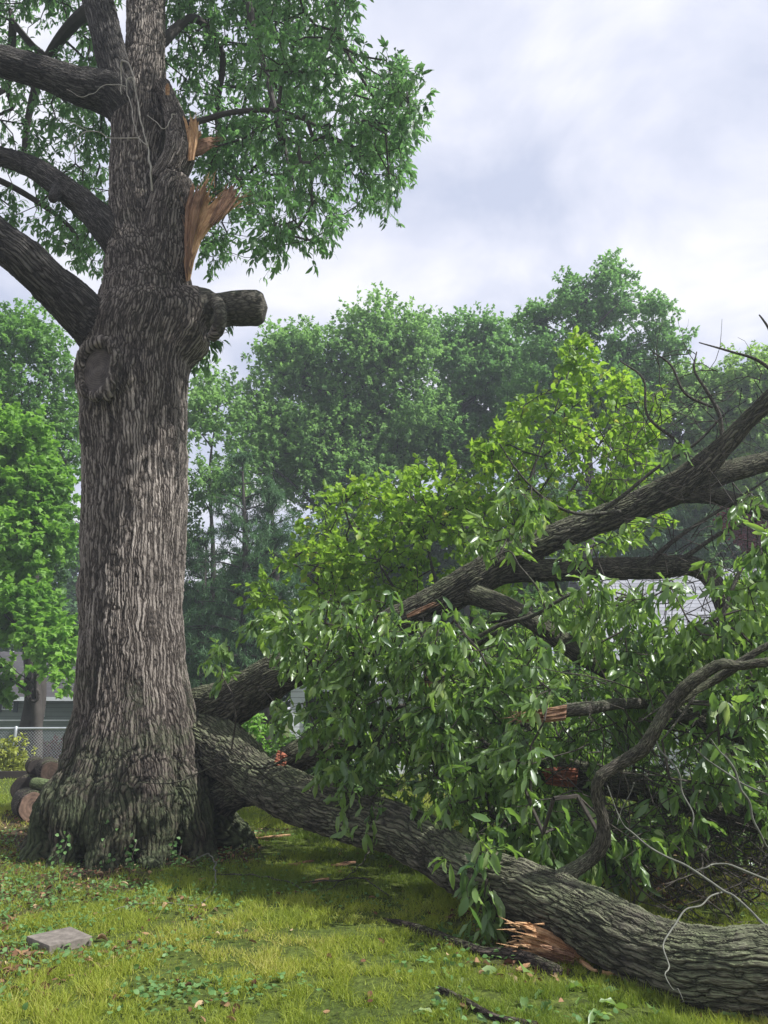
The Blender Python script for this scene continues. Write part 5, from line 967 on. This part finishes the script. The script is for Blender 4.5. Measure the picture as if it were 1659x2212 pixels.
D = unit(r.normal(size=(n_, 3))*np.array([.55, .55, .2])+np.array([0, 0, 1.])); Nn = unit(r.normal(size=(n_, 3))*np.array([1, 1, .2]))
lv = leaves(np.stack([x, y, gz(x, y)-.004], -1), D, Nn, hgt, wd, 'blade', np.clip(tone*1.9-.45+r.normal(size=n_)*.16, 0, 1), 1+r.normal(size=n_)*.5)
tag(mesh('grass', lv[0], lv[1], M['grass'], None, lv[2]), kind='stuff')
x, y, r = scatter(60000, 15.3, 36, 72); n_ = len(x)
D = unit(r.normal(size=(n_, 3))*np.array([.5, .5, .2])+np.array([0, 0, 1.])); Nn = unit(r.normal(size=(n_, 3))*np.array([1, 1, .2]))
lv = leaves(np.stack([x, y, gz(x, y)-.004], -1), D, Nn, .06*(.5+r.random(n_)), .016, 'blade', r.random(n_)*.7, None)
tag(mesh('far_grass', lv[0], lv[1], M['grass'], None, lv[2]), kind='stuff')
# clover and creeping charlie: clusters of small round leaves, thickest at the left
x, y, r = scatter(26000, 3.8, 11, 73); q = np.stack([x*1.6, y*1.6, x*0+8], -1); f = fbm(q, 3)+np.clip((-x-.8)*.16, -.10, .22)
k = f > .50+.32*r.random(len(x)); x, y = x[k], y[k]; n_ = len(x); D = unit(r.normal(size=(n_, 3))*np.array([1, 1, .25])+np.array([0, 0, .15])); Nn = unit(np.array([0, 0, 1.])+r.normal(size=(n_, 3))*.35)
lv = leaves(np.stack([x, y, gz(x, y)+.02+.03*r.random(n_)], -1), D, Nn, .030*(.6+.8*r.random(n_)), .034, 'round', None, None)
tag(mesh('clover', lv[0], lv[1], M['clover'], None, lv[2]), kind='stuff')
# leaf litter round the trunk and stray dry leaves
x, y, r = scatter(26000, 3.9, 13, 74); k = (r.random(len(x)) < dirt(x, y)*.8+.009); x, y = x[k], y[k]; n_ = len(x); D = unit(r.normal(size=(n_, 3))*np.array([1, 1, .15])); Nn = unit(np.array([0, 0, 1.])+r.normal(size=(n_, 3))*.5)
lv = leaves(np.stack([x, y, gz(x, y)+.012+.02*r.random(n_)], -1), D, Nn, .035+.05*r.random(n_)**2, .018+.03*r.random(n_)**2, 'round', r.random(n_)**1.6, 1+r.normal(size=n_)*1.5)
tag(mesh('leaf_litter', lv[0], lv[1], M['dry_leaf'], None, lv[2]), kind='stuff')
# fresh green leaves dropped on the lawn below the bough
gx = G(r.uniform(900, 1659, 90), r.uniform(1960, 2212, 90)); n_ = len(gx); gx[:, 2] = gz(gx[:, 0], gx[:, 1])+.03
lv = leaves(gx, r.normal(size=(n_, 3))*np.array([1, 1, .15]), np.array([0, 0, 1.])+r.normal(size=(n_, 3))*.4, .06+.07*r.random(n_), .03+.02*r.random(n_), 'hero', None, 1+r.normal(size=n_))
tag(mesh('dropped_leaves', lv[0], lv[1], M['limp_leaf'], None, lv[2]), kind='stuff')
# ivy creeping up the foot of the oak
iv = empty('ivy_vine', G(250, 1875), 'thin green ivy creeping up the foot of the oak', 'ivy'); mbI = MB(); IP = []
for rows in [[(225, 1872), (232, 1830), (244, 1780), (252, 1745)], [(390, 1885), (388, 1850), (394, 1815)], [(120, 1862), (140, 1830), (150, 1800)], [(290, 1880), (286, 1850), (296, 1815)]]:
    pts = []
    for u, v in rows:
        d = ray(u, v); zc = np.linspace(7, 9.6, 200); pp = CAM+d*(zc/d[1])[:, None]; rad_ = np.hypot(pp[:, 0]-OX, pp[:, 1]-OY); lim = .86+.38*np.clip(1-pp[:, 2]/.9, 0, 1)**1.3; j = int(np.argmax(rad_ < lim+.08)); pts.append(pp[j])
    mbI = MB(); mbI.add(*tube(pts, [.006]*len(pts), .05, 5)[:2]); mbI.build('stem', M['twig'], iv, True); c, _ = catmull(pts, [1]*len(pts), .03); IP.append(c+rng.normal(size=c.shape)*.03)
IP = np.concatenate(IP); IP = np.repeat(IP, 2, 0)+rng.normal(size=(len(IP)*2, 3))*.025; IP[:, 1] -= .03
lv = leaves(IP, rng.normal(size=IP.shape)+np.array([0, -.5, -.3]), np.array([0, -1., .5])+rng.normal(size=IP.shape)*.4, .045, .035, 'round'); mesh('foliage', lv[0], lv[1], M['clover'], iv, lv[2])

# ------------------------------------------------------------------ thin volume added to imitate veiling lens glare
VEIL = 0.0023
hb = MB(); hb.box((-70, -6, -1.5), (70, 75, 26)); hm = bpy.data.materials.new('glare_veil'); hm.use_nodes = True; n = hm.node_tree.nodes; n.clear(); o = n.new('ShaderNodeOutputMaterial'); v = n.new('ShaderNodeVolumePrincipled')
v.inputs['Color'].default_value = (.86, .92, 1, 1); v.inputs['Density'].default_value = VEIL; v.inputs['Anisotropy'].default_value = .2; hm.node_tree.links.new(v.outputs[0], o.inputs['Volume'])
tag(hb.build('glare_veil', hm), kind='stuff')
